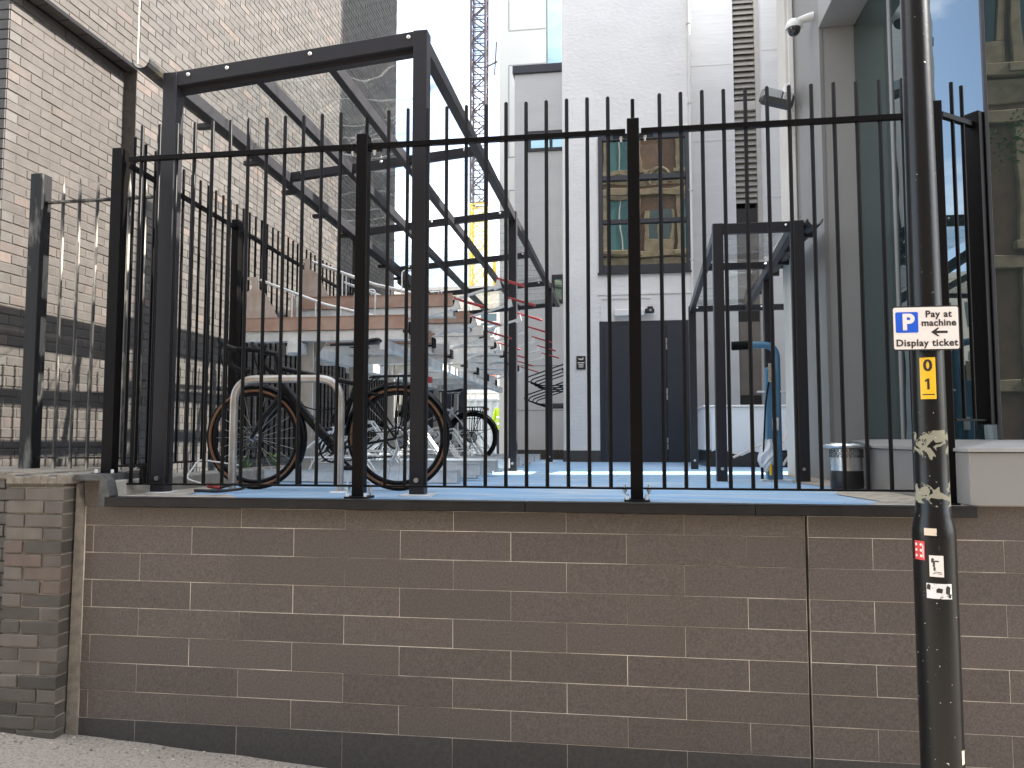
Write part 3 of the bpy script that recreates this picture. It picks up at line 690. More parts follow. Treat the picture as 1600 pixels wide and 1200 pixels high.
def skin_body(name, nodes, edges, mats, parent=None, root=0):
    me = bpy.data.meshes.new(name); me.from_pydata([n[0] for n in nodes], edges, [])
    o = bpy.data.objects.new(name, me); C.objects.link(o); md = o.modifiers.new('skin', 'SKIN'); md.use_smooth_shade = True
    sk = me.skin_vertices[0].data if len(me.skin_vertices) else None
    if sk is None: return o
    for i, n in enumerate(nodes): sk[i].radius = n[1]; sk[i].use_root = (i == root)
    o.modifiers.new('sub', 'SUBSURF').levels = 1; o.modifiers['sub'].render_levels = 1
    dg = bpy.context.evaluated_depsgraph_get(); m2 = bpy.data.meshes.new_from_object(o.evaluated_get(dg))
    bpy.data.objects.remove(o, do_unlink=True); m2.materials.clear()
    for m in mats: m2.materials.append(MATS[m])
    o = link(name, m2, parent)
    return o
wk = thing('person', 'person in a yellow hi-vis jacket and white helmet, back turned, beyond the racks', 'person', (-3.28, 21.0, 1.0))
nd = [((0, 0, .96), (.15, .11)), ((0, 0, 1.15), (.15, .11)), ((0, 0, 1.34), (.19, .12)), ((0, 0, 1.47), (.10, .08)), ((0, -.01, 1.56), (.055, .06)), ((0, -.015, 1.643), (.08, .095)), ((0, -.01, 1.74), (.07, .08)),
      ((.19, 0, 1.43), (.065, .065)), ((.25, .01, 1.15), (.052, .055)), ((.26, -.07, .92), (.042, .045)), ((.26, -.10, .82), (.035, .045)),
      ((-.19, 0, 1.43), (.065, .065)), ((-.25, .01, 1.15), (.052, .055)), ((-.24, -.09, .93), (.042, .045)), ((-.24, -.12, .83), (.035, .045)),
      ((.10, 0, .86), (.095, .10)), ((.11, -.01, .50), (.07, .075)), ((.12, .02, .10), (.05, .055)), ((.12, -.12, .04), (.045, .035)),
      ((-.10, 0, .86), (.095, .10)), ((-.11, -.02, .50), (.07, .075)), ((-.12, .02, .10), (.05, .055)), ((-.13, -.12, .04), (.045, .035))]
ed = [(0,1),(1,2),(2,3),(3,4),(4,5),(5,6),(2,7),(7,8),(8,9),(9,10),(2,11),(11,12),(12,13),(13,14),(0,15),(15,16),(16,17),(17,18),(0,19),(19,20),(20,21),(21,22)]
pb = skin_body('body', nd, ed, ['skin', 'hi_vis', 'navy_cloth', 'pale_trim'], wk)
for p in pb.data.polygons:
    z = p.center.z; arm = abs(p.center.x) > .2
    p.material_index = 0 if z > 1.5 or (arm and z < .88) else (1 if z > .86 else (2 if z > .09 else 3))
MB().lathe((0, -.01, 1.70), [(.135, 0), (.13, .02), (.112, .04), (.10, .09), (.06, .135), (0, .15)], 18).build('helmet', 'white_plastic', wk)
for z in (1.02, 1.2): MB().lathe((0, 0, z), [(.19, 0), (.19, .045)], 18, Matrix.Diagonal((1, .78, 1))).build('reflective_band', 'bright_bolt', wk)

# ================================================================== OPPOSITE SIDE OF THE STREET (seen mirrored in the glass)
op = thing('sandstone_terrace', 'red sandstone terrace across the street, mirrored in the windows', 'building', (0, -9.5, 0))
MB().box((-16, -8, -1), (18, 0, 15.5)).build('wall', 'red_sandstone', op)
b = MB()
for z in (2.6, 5.3, 8.55, 9.6, 12.35, 15.3): b.cbox((-16, .0, z), (18, .16, z + .28), .02)
for z in (9.0, 12.8): b.cbox((-16, .0, z), (18, .06, z + .55), .02)
b.build('string_course', 'buff_stone', op)
for k, x in enumerate([-13.2 + 3.1*i for i in range(10)]):
    for z0_, h in ((.3, 2.0), (3.0, 2.1), (6.0, 2.3), (9.95, 2.2), (13.45, 1.7)):
        f = MB()
        f.cbox((x, .0, z0_ - .1), (x + .22, .13, z0_ + h + .25), .01); f.cbox((x + 1.35, .0, z0_ - .1), (x + 1.57, .13, z0_ + h + .25), .01); f.cbox((x + .221, .0, z0_ + h), (x + 1.349, .12, z0_ + h + .25), .01); f.cbox((x - .1, .0, z0_ - .28), (x + 1.67, .2, z0_ - .101), .01)
        fo = f.build('window', 'buff_stone', op)
        MB().box((x + .222, .01, z0_ - .1), (x + 1.348, .04, z0_ + h - .002)).build('window_pane', 'teal_blind' if k in (4, 5) and (k + int(z0_)) % 3 else 'dark_pane', fo)
        MB().box((x + .76, .041, z0_ - .1), (x + .81, .07, z0_ + h - .003)).build('glazing_bar', 'pale_trim', fo)
    # blind arches and twin lights between
    f = MB().cbox((x + 1.75, .0, 9.9), (x + 2.98, .10, 10.35), .01).cbox((x + 1.75, .0, 10.351), (x + 1.9, .10, 11.7), .01).cbox((x + 2.83, .0, 10.351), (x + 2.98, .10, 11.7), .01).cbox((x + 2.3, .0, 10.351), (x + 2.43, .10, 11.7), .01)
    f.ring((x + 2.365, .06, 12.9), (0, 1, 0), .5, .09, 20, 6, math.pi, 2*math.pi) ; fo = f.build('twin_window', 'buff_stone', op)
    MB().box((x + 1.901, .01, 10.352), (x + 2.829, .04, 11.7)).build('window_pane', 'dark_pane', fo)
tr = thing('street_tree', 'leafy street tree across the road, mirrored in the right-hand glass', 'tree', (8.7, -4.2, -.55))
MB().tube([(0, 0, 0), (.05, 0, 2), (.0, .1, 4), (.15, .1, 6)], [.17, .14, .11, .06], 10).build('trunk', 'bark', tr)
b = MB()
for i in range(6):
    a = i*1.05; b.tube([(.03, .05, 3.6 + .3*i), (.8*math.cos(a), .8*math.sin(a), 5.0 + .4*i), (1.5*math.cos(a), 1.5*math.sin(a), 6.1 + .35*i)], [.06, .04, .015], 6)
b.build('limb', 'bark', tr)
b = MB()
cl = [(rnd.gauss(0, 1.0), rnd.gauss(0, 1.0), 6.9 + rnd.gauss(0, 1.1)) for _ in range(55)] 
for c in cl:
    for _ in range(110):
        p = Vector(c) + Vector((rnd.gauss(0, .26), rnd.gauss(0, .26), rnd.gauss(0, .2))); s_ = rnd.uniform(.03, .07)
        u = Vector((rnd.uniform(-1, 1), rnd.uniform(-1, 1), rnd.uniform(-.6, .6))).normalized(); w = u.orthogonal().normalized()
        b.quad(p - u*s_, p + w*s_*.45, p + u*s_, p - w*s_*.45)
b.build('crown', 'leaf_green', tr)['kind'] = 'stuff'

# ================================================================== RAILINGS
YF = 4.1; RT = 3.285
mf = thing('metal_railing', 'long black metal railing along the top of the tiled wall', 'railing', (0, YF, 0))
bar_me = MB().tube([(0, 0, 0), (0, 0, 2.088), (0, 0, 2.094)], [.0103, .0103, .006], 10).mesh('bar', 'black_paint')
post_me = MB().cbox((-.032, -.032, 0), (.032, .032, 2.02), .003).mesh('post', 'black_paint')
posts = [-2.92, -1.432, .062, 1.565]
ptop = 3.348
for x in posts:
    zb = 1.45 if x < -2 else 1.333
    o = MB().cbox((-.032 if x > -2 else -.034, -.034, 0), (.032, .034, ptop - zb), .003).build('post', 'black_paint', mf, (x, 0, zb))
    MB().cbox((-.065, -.06, -.008), (.065, .07, .004), .002).build('base_plate', 'black_paint', o)
    b = MB()
    for sx in (-.05, .05):
        for sy in (-.045, .05): b.tube([(sx, sy, .004), (sx, sy, .024)], .009, 6)
    b.build('anchor_bolt', 'galvanised', o)
panels = [(-2.786, 12, -2.86, -1.475), (-1.288, 12, -1.395, .022), (.203, 12, .105, 1.528)]
for (xs0, n, xa, xb) in panels:
    for z in (RT, 1.392):
        MB().cbox((xa, -.014 if z > 2 else -.02, z - .014 if z > 2 else z - .005), (xb, .014 if z > 2 else .02, z + .014 if z > 2 else z + .005), .0015).build('rail', 'black_paint', mf)
    for i in range(n):
        x = xs0 + .1107*i
        if x < xb: link('bar', bar_me, mf, (x, 0, 1.394 + rnd.uniform(-.003, .003)))
for x in (posts[1], posts[2], posts[3]):
    link('bar', MB().tube([(0, .05, 0), (0, .05, 2.09)], .0103, 10).mesh('bar', 'black_paint'), mf, (x, 0, 1.394))
# end step of the lower rail at the corner post, brackets and their bolts
b = MB(); b.cbox((-2.90, -.02, 1.487), (-2.70, .02, 1.497), .0015); b.cbox((-2.722, -.02, 1.387), (-2.70, .02, 1.4865), .002); b.build('rail_step', 'black_paint', mf)
for x in (posts[1], posts[2], posts[3] - .0):
    for s in (-1, 1):
        if x > 1.5 and s > 0: continue
        for z in (RT - .021, 1.392):
            c = MB().cbox((x + s*.033, -.022, z - .004), (x + s*.105, .022, z + .004), .001).build('bracket', 'black_paint', mf)
            MB().tube([(x + s*.062, 0, z - .03), (x + s*.062, 0, z + .02)], .006, 6).tube([(x + s*.062, 0, z - .016), (x + s*.062, 0, z - .004)], .011, 6).build('bracket_bolt', 'galvanised', c)

def side_railing(name, label, p, q, n, z0, zt, post_at, base, mname='black_paint', w=.06, extra=.19, skip=()):
    p = Vector(p); q = Vector(q); d = (q - p); ang = math.atan2(d.y, d.x)
    t = thing(name, label, 'railing', (p.x, p.y, 0), ang); L = d.length
    MB().cbox((0, -.014, zt - .014), (L, .014, zt + .014), .0015).build('rail', mname, t); MB().cbox((0, -.02, z0 - .005), (L, .02, z0 + .005), .0015).build('rail', mname, t)
    me = MB().tube([(0, 0, 0), (0, 0, zt + extra - z0)], .0098, 8).mesh('bar', mname)
    for i in range(n): link('bar', me, t, (.09 + (L - .12)*i/max(1, n - 1) if n > 3 else .1 + .085*i, 0, z0))
    for x in post_at: MB().cbox((x - w/2, -w/2, base), (x + w/2, w/2, zt + .065), .003).build('post', mname, t)
    return t
side_railing('metal_railing', 'black railing running back along the brick tower behind the racks', (-2.925, 4.15), (-3.22, 12.3), 72, 1.49, RT, (1.45, 2.95, 4.45, 5.95, 7.45), 1.40)
side_railing('metal_railing', 'short angled black railing closing the gap to the glass corner', (1.60, 4.10), (1.85, 4.285), 2, 1.742, RT, (.30,), 1.72, w=.075)
# older, spiked railing standing on the low brick walls
of = thing('old_railing', 'old worn spiked railing with a thick peeling post, left of the corner post', 'railing', (-3.85, 4.6, 1.47))
MB().cbox((-.045, -.045, -.02), (.045, .045, 1.94), .004).build('post', 'old_black_paint', of)
MB().bar((.05, 0, 1.75), (.86, 0, 1.755), .035, .012).build('rail', 'old_black_paint', of); MB().bar((.0, 0, .055), (.86, 0, .055), .04, .012).build('rail', 'old_black_paint', of)
sp = MB().tube([(0, 0, -.05), (0, 0, 1.75), (0, 0, 1.80), (0, 0, 1.93)], [.0105, .0105, .011, .001], 8).mesh('spiked_bar', 'worn_bar_paint')
for i in range(6): o = link('spiked_bar', sp, of, (.175 + .118*i, 0, rnd.uniform(-.006, .006))); o.rotation_euler = (rnd.uniform(-.004, .004), rnd.uniform(-.006, .006), 0)

# ================================================================== BICYCLE CANOPY
cp = thing('bicycle_canopy', 'long dark steel bicycle canopy with a sloping clear roof over the racks', 'canopy', (0, 0, 0))
def lerp(a, b, t): return a + (b - a)*t
YC = [4.35, 6.1, 7.85, 9.6, 11.35, 13.1]
def XL(y): return lerp(-2.755, -2.93, (y - 4.35)/8.75)
def XRr(y): return lerp(-1.168, -1.09, (y - 4.35)/8.75)
def ZLf(y): return lerp(3.862, 3.80, (y - 4.35)/8.75)
def ZRt(y): return lerp(4.012, 3.93, (y - 4.35)/8.75)
ZLc = lambda y: ZLf(y) - .0
GP = 'grey_powder'
for y in (YC[0], 7.95, 11.6):
    MB().cbox((XL(y) - .045, y - .045, DECK(y)), (XL(y) + .045, y + .045, ZLf(y) + .045), .003).build('post', GP, cp)
    w = .043
    MB().cbox((XRr(y) - w, y - w, DECK(y)), (XRr(y) + w, y + w, ZRt(y) + .045), .003).build('post', GP, cp)
    for x, hw in ((XL(y), .045), (XRr(y), w)):
        bp_ = MB().cbox((x - hw - .05, y - .09, DECK(y) - .004), (x + hw + .05, y + .09, DECK(y) + .010), .002).build('base_plate', 'galvanised', cp)
        MB().tube([(x, y - .056, DECK(y) + .09), (x, y - .044, DECK(y) + .09)], .014, 10).build('post_bolt', 'bright_bolt', bp_)
for i, y in enumerate(YC):
    h = .09 if i == 0 else .07
    o = MB().bar((XL(y), y, ZLf(y)), (XRr(y), y, ZRt(y)), .055 if i else .08, h, (0, 0, 1), .003).build('cross_beam', GP, cp)
    bb = MB()
    for t in ((.075, .235, .57, .955) if i == 0 else (.93, .08, .5)):
        p = Vector((lerp(XL(y), XRr(y), t), y, lerp(ZLf(y), ZRt(y), t))); f = -.042 if i == 0 else -.029
        bb.lathe(p + Vector((0, f, .012)), [(.013, 0), (.011, .006), (.004, .009), (0, .009)], 10, Matrix.Rotation(R(90), 4, 'X'))
    bb.build('dome_bolt', 'bright_bolt', o)
    if i == 0:
        ob2 = MB()
        ob2.bar((XL(y), y + .03, ZLf(y) - .055), (XRr(y), y + .03, ZRt(y) - .055), .05, .03, (0, 0, 1)); ob2.build('cover_strip', GP, o)
ya, yb = YC[0], YC[-1]
for k, t in enumerate((0, .333, .63, 1.0)):
    for off, nm in ((0, 'rafter'),):
        p = Vector((lerp(XL(ya), XRr(ya), t), ya + .06, lerp(ZLf(ya), ZRt(ya), t) - .012)); q = Vector((lerp(XL(yb), XRr(yb), t), yb - .04, lerp(ZLf(yb), ZRt(yb), t) - .012))
        MB().bar(p, q, .062 if k in (0, 3) else .052, .085, (0, 0, 1), .003).build('rafter', GP, cp)
# clear sheets, one per bay
for i in range(5):
    for k, (t0, t1) in enumerate(((0.012, .331), (.335, .628), (.632, .988))):
        y0_, y1_ = YC[i] + .05, YC[i+1] - .035
        def pt(t, y, dz): return Vector((lerp(XL(y), XRr(y), t), y, lerp(ZLf(y), ZRt(y), t) + dz))
        b = MB(); dz = .034
        q = [pt(t0, y0_, dz), pt(t1, y0_, dz), pt(t1, y1_, dz), pt(t0, y1_, dz)]
        vs = q + [v + Vector((0, 0, .004)) for v in q]
        b._add(vs, [(0, 3, 2, 1), (4, 5, 6, 7), (0, 1, 5, 4), (1, 2, 6, 5), (2, 3, 7, 6), (3, 0, 4, 7)])
        b.build('roof_sheet', 'clear_sheet', cp)
# gutter hung on the low side, half-round, sticking out past the front
b = MB(); n = 8; prof = []
for j in range(n + 1): a = math.pi + math.pi*j/n; prof.append((.06*math.cos(a), .06*math.sin(a)))
for j in range(n, -1, -1): a = math.pi + math.pi*j/n; prof.append((.053*math.cos(a), .053*math.sin(a)))
vs = []
for y in (4.18, 13.2):
    for (x, z) in prof: vs.append((XL(y) - .115 + x, y, ZLf(y) + .07 + z - (.0 if y < 5 else .03)))
m_ = len(prof); b._add(vs, [(i, (i+1) % m_, m_ + (i+1) % m_, m_ + i) for i in range(m_)], False)
gt = b.build('gutter', 'gutter_black', cp)
MB().bar((XL(4.4) - .055, 4.36, ZLf(4.4) + .055), (XL(13.1) - .055, 13.1, ZLf(13.1) + .04), .09, .012).build('sun_gap_strip', 'gutter_black', gt)  # added strip, stops sun passing between gutter and beam onto the brick
b = MB()
for i in range(12):
    y = 4.9 + .72*i; b.cbox((XL(y) - .17, y, ZLf(y) - .055), (XL(y) - .033, y + .05, ZLf(y) - .02), .004)
b.build('gutter_bracket', 'sign_black', gt)
b = MB(); b.cbox((XL(11) - .18, 10.2, ZLf(11) - .06), (XL(11) - .05, 13.1, ZLf(11) + .03), .02); b.build('moss', 'moss', gt)

# ================================================================== SMALL SHELTER, right
sh = thing('small_shelter', 'small dark steel shelter with a clear roof over the blue repair stand', 'shelter', (0, 0, 0))
ZS = 3.36
for (x, y, zt, hw) in ((.755, 6.3, ZS, .04), (1.365, 6.3, ZS, .048), (.79, 9.1, 3.17, .04), (1.385, 7.75, 3.33, .035)):
    o = MB().cbox((x - hw, y - .04, DECK(y)), (x + hw, y + .04, zt), .003).build('post', GP, sh)
    MB().tube([(x, y - .048, DECK(y) + .10), (x, y - .04, DECK(y) + .10)], .013, 10).build('post_bolt', 'bright_bolt', o)
for (xa, xb, y, z) in ((.795, 1.317, 6.3, ZS - .04), (.79, 1.66, 7.72, 3.325), (.80, 1.95, 9.1, 3.14)):
    o = MB().bar((xa, y, z), (xb, y, z), .05, .08 if y < 7 else .066, (0, 0, 1), .003).build('cross_beam', GP, sh)
    b = MB()
    for t in (.04, .93 if y < 7 else .66): b.lathe((lerp(xa, xb, t), y - .026, z + .01), [(.012, 0), (.010, .006), (0, .008)], 10, Matrix.Rotation(R(90), 4, 'X'))
    b.build('dome_bolt', 'bright_bolt', o)
for (x0_, x1_) in ((.755, .785), (1.34, 1.395)): MB().bar((x0_, 6.345, ZS - .045), (x1_, 9.06, 3.135), .05, .085, (0, 0, 1), .003).build('rafter', GP, sh)
for (ya_, yb_, za, zb) in ((6.33, 7.69, ZS + .003, 3.366), (7.75, 9.07, 3.364, 3.176)):
    b = MB(); q = [Vector((.79, ya_, za)), Vector((1.33, ya_, za)), Vector((1.36, yb_, zb)), Vector((.81, yb_, zb))]; vs = q + [v + Vector((0, 0, .004)) for v in q]
    b._add(vs, [(0, 3, 2, 1), (4, 5, 6, 7), (0, 1, 5, 4), (1, 2, 6, 5), (2, 3, 7, 6), (3, 0, 4, 7)]); b.build('roof_sheet', 'clear_sheet', sh)
b = MB(); vs = []
for y in (6.16, 9.2):
    for (x, z) in prof: vs.append((1.475 + x, y, ZS - .02 + z))
b._add(vs, [(i, (i+1) % m_, m_ + (i+1) % m_, m_ + i) for i in range(m_)]); g2 = b.build('gutter', 'gutter_black', sh)
b = MB()
for i in range(6): b.cbox((1.40, 6.4 + .5*i, ZS - .10), (1.54, 6.44 + .5*i, ZS - .035), .004)
b.build('gutter_bracket', 'sign_black', g2)

# ================================================================== BICYCLE REPAIR STAND
rs = thing('repair_stand', 'blue bicycle repair stand with a padded hanging arm and air hose', 'repair stand', (1.185, 6.42, DECK(6.4)))
b = MB(); b.cbox((-.070, -.045, 0), (-.008, .045, .90), .008); b.build('tool_column', 'stand_blue', rs)
b = MB(); b.tube(bend([(.026, 0, 0), (.026, 0, 1.085), (-.20, 0, 1.085)], .15, 8), .028, 14); b.build('hanging_arm', 'stand_blue', rs)
MB().tube([(-.17, 0, 1.085), (-.32, 0, 1.08)], .036, 14).build('arm_grip', 'rubber', rs)
MB().cbox((-.12, -.075, -.004), (.12, .075, .012), .002).build('base_plate', 'galvanised', rs)
MB().cbox((-.13, -.022, .70), (.09, .022, .715), .004).build('pedal_bar', 'white_plastic', rs)
MB().cbox((-.052, -.062, .78), (-.018, -.0555, .93), .003).build('gauge_panel', 'stainless', rs)
MB().cbox((-.03, -.07, .40), (.02, -.0555, .50), .004).build('clamp', 'galvanised', rs)
MB().tube(bend([(-.05, -.07, .78), (-.085, -.10, .60), (-.10, -.11, .38), (-.11, -.10, .20), (-.09, -.08, .10)], .06), .007, 8).build('air_hose', 'rubber', rs)
b = MB(); vs = []; na, nb_ = 14, 9
for i in range(nb_):
    for j in range(na):
        f = i/(nb_ - 1); a = 2*math.pi*j/na; r = (.018 + .040*math.sin(math.pi*min(1, f*1.05))**.8)*rnd.uniform(.65, 1.2)
        vs.append((-.10 + .035*f + r*math.cos(a)*1.1, -.085 + r*math.sin(a)*.7, .07 + .26*f + rnd.uniform(-.008, .008)))
b._add(vs, [(i*na + j, i*na + (j+1) % na, (i+1)*na + (j+1) % na, (i+1)*na + j) for i in range(nb_ - 1) for j in range(na)])
b.build('plastic_wrap', 'white_box_sheet', rs)
for x, z, m in ((-.12, .02, 'rubber'), (-.055, .05, 'sign_yellow')): MB().tube([(x, -.10, z), (x, -.10, z + .09)], .011, 8).build('tool', m, rs)

# ================================================================== LITTER BIN
bn = thing('litter_bin', 'small steel litter bin with a black liner against the grey plinth', 'bin', (1.452, 5.42, DECK(5.4)))
MB().lathe((0, 0, 0), [(.100, 0), (.103, .01), (.103, .115), (.100, .12)], 24).build('liner', 'bin_bag', bn)
MB().lathe((0, 0, 0), [(.099, .121), (.101, .255), (.101, .26)], 24).build('drum', 'stainless', bn)
b = MB()
for k in range(3):
    for i in range(24):
        a = 2*math.pi*(i + .5*(k % 2))/24; b.ring((.103*math.cos(a), .103*math.sin(a), .215 + .018*k), (math.cos(a), math.sin(a), 0), .007, .002, 8, 4)
b.build('perforated_band', 'lamp_grey', bn)['kind'] = 'stuff'
MB().lathe((0, 0, 0), [(.108, .262), (.150, .275), (.152, .285), (.10, .305), (.02, .315), (0, .315)], 24).build('lid', 'stainless', bn)

# ================================================================== WHITE TANK under the louvre
tk = thing('covered_tank', 'low white sheeted tank on dark supports behind the repair stand', 'tank', (1.0, 10.0, 1.30))
MB().cbox((0, 0, .20), (1.14, 1.5, .74), .01).build('body', 'white_box_sheet', tk)
MB().cbox((-.02, -.02, .741), (1.16, 1.52, .765), .006).build('rim', 'white_plastic', tk)
b = MB(); pts = [(.08 + 1.04*i/26, .185 + .035*math.sin(i*.62) - (.03 if 8 < i < 15 else 0)) for i in range(27)]
b.prism(pts + [(1.12, .70), (.08, .70)], -.022, -.004); b.build('front_sheet', 'white_box_sheet', tk)
MB().cbox((.03, .03, -.02), (1.12, 1.4, .19), .01).build('support', 'tank_black', tk)
b = MB(); b.tube([(.92, -.05, .02), (1.2, -.02, .42), (1.5, 0, .9)], .018, 8); b.tube([(.72, -.25, .06), (1.35, -.1, .95)], .016, 8); b.tube([(.30, -.3, .12), (.85, -.28, .38)], .014, 8); b.build('propped_pole', 'pale_trim', tk)

# ================================================================== CAMERA, FLOODLIGHT, PLAQUE, DOOR CAMERA
cc = thing('dome_camera', 'white bracket dome camera high on the stone pilaster', 'security camera', (1.655, 6.62, 5.16))
MB().cbox((-.01, -.045, -.09), (.0, .045, .10), .004).cbox((-.005, -.03, -.105), (.012, .02, -.02), .004).build('wall_plate', 'white_plastic', cc)
b = MB(); b.tube([(-.005, 0, .045), (-.08, 0, .035), (-.16, 0, .01)], [.042, .035, .03], 12); b.build('arm', 'white_plastic', cc)
MB().lathe((-.20, 0, -.055), [(.066, 0), (.07, .02), (.06, .05), (.04, .075), (0, .085)], 20).build('hood', 'white_plastic', cc)
MB().lathe((-.20, 0, -.056), [(0, -.06), (.03, -.054), (.047, -.035), (.054, -.005), (.054, 0)], 20).build('dome', 'dome_plastic', cc)
fl = thing('floodlight', 'grey floodlight bracketed to the edge of the stone pilaster', 'floodlight', (1.395, 7.1, 4.71))
Mf = Matrix.Rotation(R(17), 4, 'Y') @ Matrix.Rotation(R(-28), 4, 'X')
MB().cbox((-.15, -.05, -.085), (.15, .05, .085), .03, Mf).build('housing', 'lamp_grey', fl)
MB().cbox((-.125, -.056, -.05), (.03, -.0505, .06), .002, Mf).build('lens', 'lamp_glass', fl); MB().cbox((.045, -.056, -.05), (.125, -.0505, .05), .002, Mf).build('reflector', 'stainless', fl)
b = MB(); b.tube(bend([(.10, .0, .10), (.155, .02, .02), (.15, .10, -.10), (.16, .2, .02)], .03), .009, 8); b.cbox((.08, .03, .03), (.135, .26, .16), .008); b.build('bracket', 'white_plastic', fl)
pq = thing('door_plaque', 'small black plaque with white writing on the render left of the door', 'plaque', (-.66, 12.185, 2.835))
MB().cbox((-.072, -.006, -.105), (.072, .012, .105), .003).build('plate', 'sign_black', pq)
b = MB(); b.tube([(-.03, -.008, .055), (.0, -.008, .05), (.035, -.008, .055)], .010, 8); b.tube([(.032, -.008, .055), (.03, -.008, .085)], .007, 8); b.tube([(-.03, -.008, .055), (-.04, -.008, .07)], .006, 8)
for z, w in ((.0, .055), (-.024, .04), (-.048, .036), (-.068, .036)): b.box((-w, -.0085, z - .006), (w, -.0062, z + .006))
b.build('pictogram', 'sign_white', pq)
dc = thing('door_camera', 'small black camera on the white wall above the door', 'security camera', (.41, 12.19, 3.62))
MB().cbox((-.10, -.04, -.035), (-.05, .008, .06), .006).build('mount', 'white_plastic', dc)
MB().cbox((-.07, -.13, -.035), (.07, -.041, .035), .012).build('body', 'sign_black', dc); MB().cbox((-.035, -.12, .036), (.05, -.05, .065), .006).build('hood', 'sign_black', dc); MB().lathe((.01, -.131, 0), [(.02, 0), (.018, .006), (0, .008)], 12, Matrix.Rotation(R(90), 4, 'X')).build('lens', 'lamp_glass', dc)

# wall-hung bicycle hooks on the flank of the white building
hr = thing('wall_rack', 'row of thin black wall hoops for bicycles left of the white building corner', 'wall rack', (-.945, 12.3, 0))
for i in range(8):
    z = 2.62 if i % 2 else 2.30; y = .28*i
    b = MB(); pts = bend([(-.0, y, z + .24), (-.62, y + .12, z + .04), (-.65, y + .14, z - .02), (-.40, y + .16, z - .10), (-.0, y + .16, z - .10)], .04)
    b.tube(pts, .011, 6); b.build('hoop', 'black_paint', hr)
for z in (2.12, 2.72): MB().cbox((-.02, -.05, z), (-.001, 2.3, z + .03), .002).build('rail', 'black_paint', hr)

# ================================================================== TWO-TIER BICYCLE RACK
rk = thing('two_tier_rack', 'galvanised two-tier bicycle rack with red pull handles under the canopy', 'bicycle rack', (0, 0, 0))
def channel(L, w, h, t=.003):
    b = MB(); b.box((0, -w/2, 0), (L, w/2, t)); b.box((0, -w/2, t), (L, -w/2 + t, h)); b.box((0, w/2 - t, t), (L, w/2, h)); b.box((0, -w/2 - .008, h), (L, -w/2 + t, h + t)); b.box((0, w/2 - t, h), (L, w/2 + .008, h + t)); return b
tray_hi = channel(1.28, .13, .10).mesh('upper_tray', 'brown_reflection_steel'); tray_lo = channel(1.28, .13, .10).mesh('upper_tray', 'galvanised')
slide = channel(1.30, .10, .07).mesh('tray_slide', 'galvanised')
stop = MB().cbox((1.2805, -.06, -.012), (1.292, .06, .05), .002).cbox((1.24, -.065, -.03), (1.292, .065, -.0125), .002).mesh('end_stop', 'rubber')
b = MB(); b.prism([(-.0, .10), (.26, .10), (.15, .30), (.09, .33), (.09, .42), (.0, .42), (.0, .40), (.045, .40), (.045, .33), (0.0, .30)], -.006, .0)
plate = b.mesh('back_plate', 'plate_steel')
b = MB(); b.tube(bend([(.10, -.045, .40), (.62, -.045, .20), (1.0, -.045, .105)], .05), .010, 6); b.tube(bend([(.10, .045, .40), (.62, .045, .20), (1.0, .045, .105)], .05), .010, 6)
for x, z in ((.36, .30), (.55, .225), (.75, .165)): b.tube([(x, -.045, z), (x, -.045, .10)], .006, 6); b.tube([(x, .045, z), (x, .045, .10)], .006, 6)
b.tube(bend([(.86, -.05, .10), (.86, -.05, .30), (1.02, -.05, .30), (1.02, -.05, .10)], .03), .006, 6)
guide = b.mesh('wheel_guide', 'galvanised')
b = MB(); b.bar((1.24, 0, .05), (1.62, 0, .16), .035, .018); b.prism([(1.60, .13), (1.66, .15), (1.645, .215), (1.625, .21)], -.018, .018); arm = b.mesh('lever_arm', 'galvanised')
grip = MB().tube(bend([(1.62, -.02, .225), (1.86, -.045, .15), (1.86, .045, .15), (1.62, .02, .225)], .03), .0065, 8).mesh('handle', 'red_grip')
b = MB(); b.cbox((0, -.03, 0), (.10, .03, 1.16), .004); b.cbox((-.04, -.06, 1.161), (.30, .06, 1.20), .004); b.prism([(.10, .95), (.26, 1.158), (.10, 1.158)], -.006, .006)
col_ = b.mesh('column', 'worn_steel')
low = channel(1.50, .10, .085).mesh('lower_tray', 'galvanised')
b = MB()
for s in (-.045, .045):
    b.tube([(.10, s, .06), (.52, s, .40), (.60, s, .42)], .008, 6); b.tube([(.60, s, .42), (.86, s, .06)], .008, 6); b.tube([(.25, s, .18), (.78, s, .18)], .006, 6); b.tube([(.34, s, .06), (.52, s, .40)], .006, 6)
b.tube([(.60, -.045, .42), (.60, .045, .42)], .008, 6)
cradle = b.mesh('wheel_cradle', 'galvanised')
lowcap = MB().box((1.5005, -.052, -.002), (1.506, .052, .092)).mesh('tray_cap', 'worn_steel')
NT = 14
for k in range(NT):
    y = 5.62 + .40*k; d = DECK(y); hi = k % 2
    x0_ = -2.86 + .035*(k*.4) * 0 - .012*k + (.26 if hi else 0); z = (2.70 if hi else 2.465) - .006*k
    t = link('upper_tray', tray_hi if k < 4 else tray_lo, rk, (x0_, y, z))
    link('back_plate', plate, t, (0, -.066, 0)) if k < 3 else None; link('wheel_guide', guide, t); link('end_stop', stop, t)
    link('lever_arm', arm, t); link('handle', grip, t)
    s = link('tray_slide', slide, rk, (x0_ - .02, y, z - .078))
    l = link('lower_tray', low, rk, (-2.72 + (.10 if hi else 0) - .004*k, y + .06, d + (.008 if not hi else .05)))
    link('wheel_cradle', cradle, l); link('tray_cap', lowcap, l)
    if hi: MB().box((.1, -.03, -.045), (1.3, .03, -.003)).build('tray_riser', 'worn_steel', l)
for k in range(6): link('column', col_, rk, (-2.46, 5.70 + 1.05*k, DECK(6)))
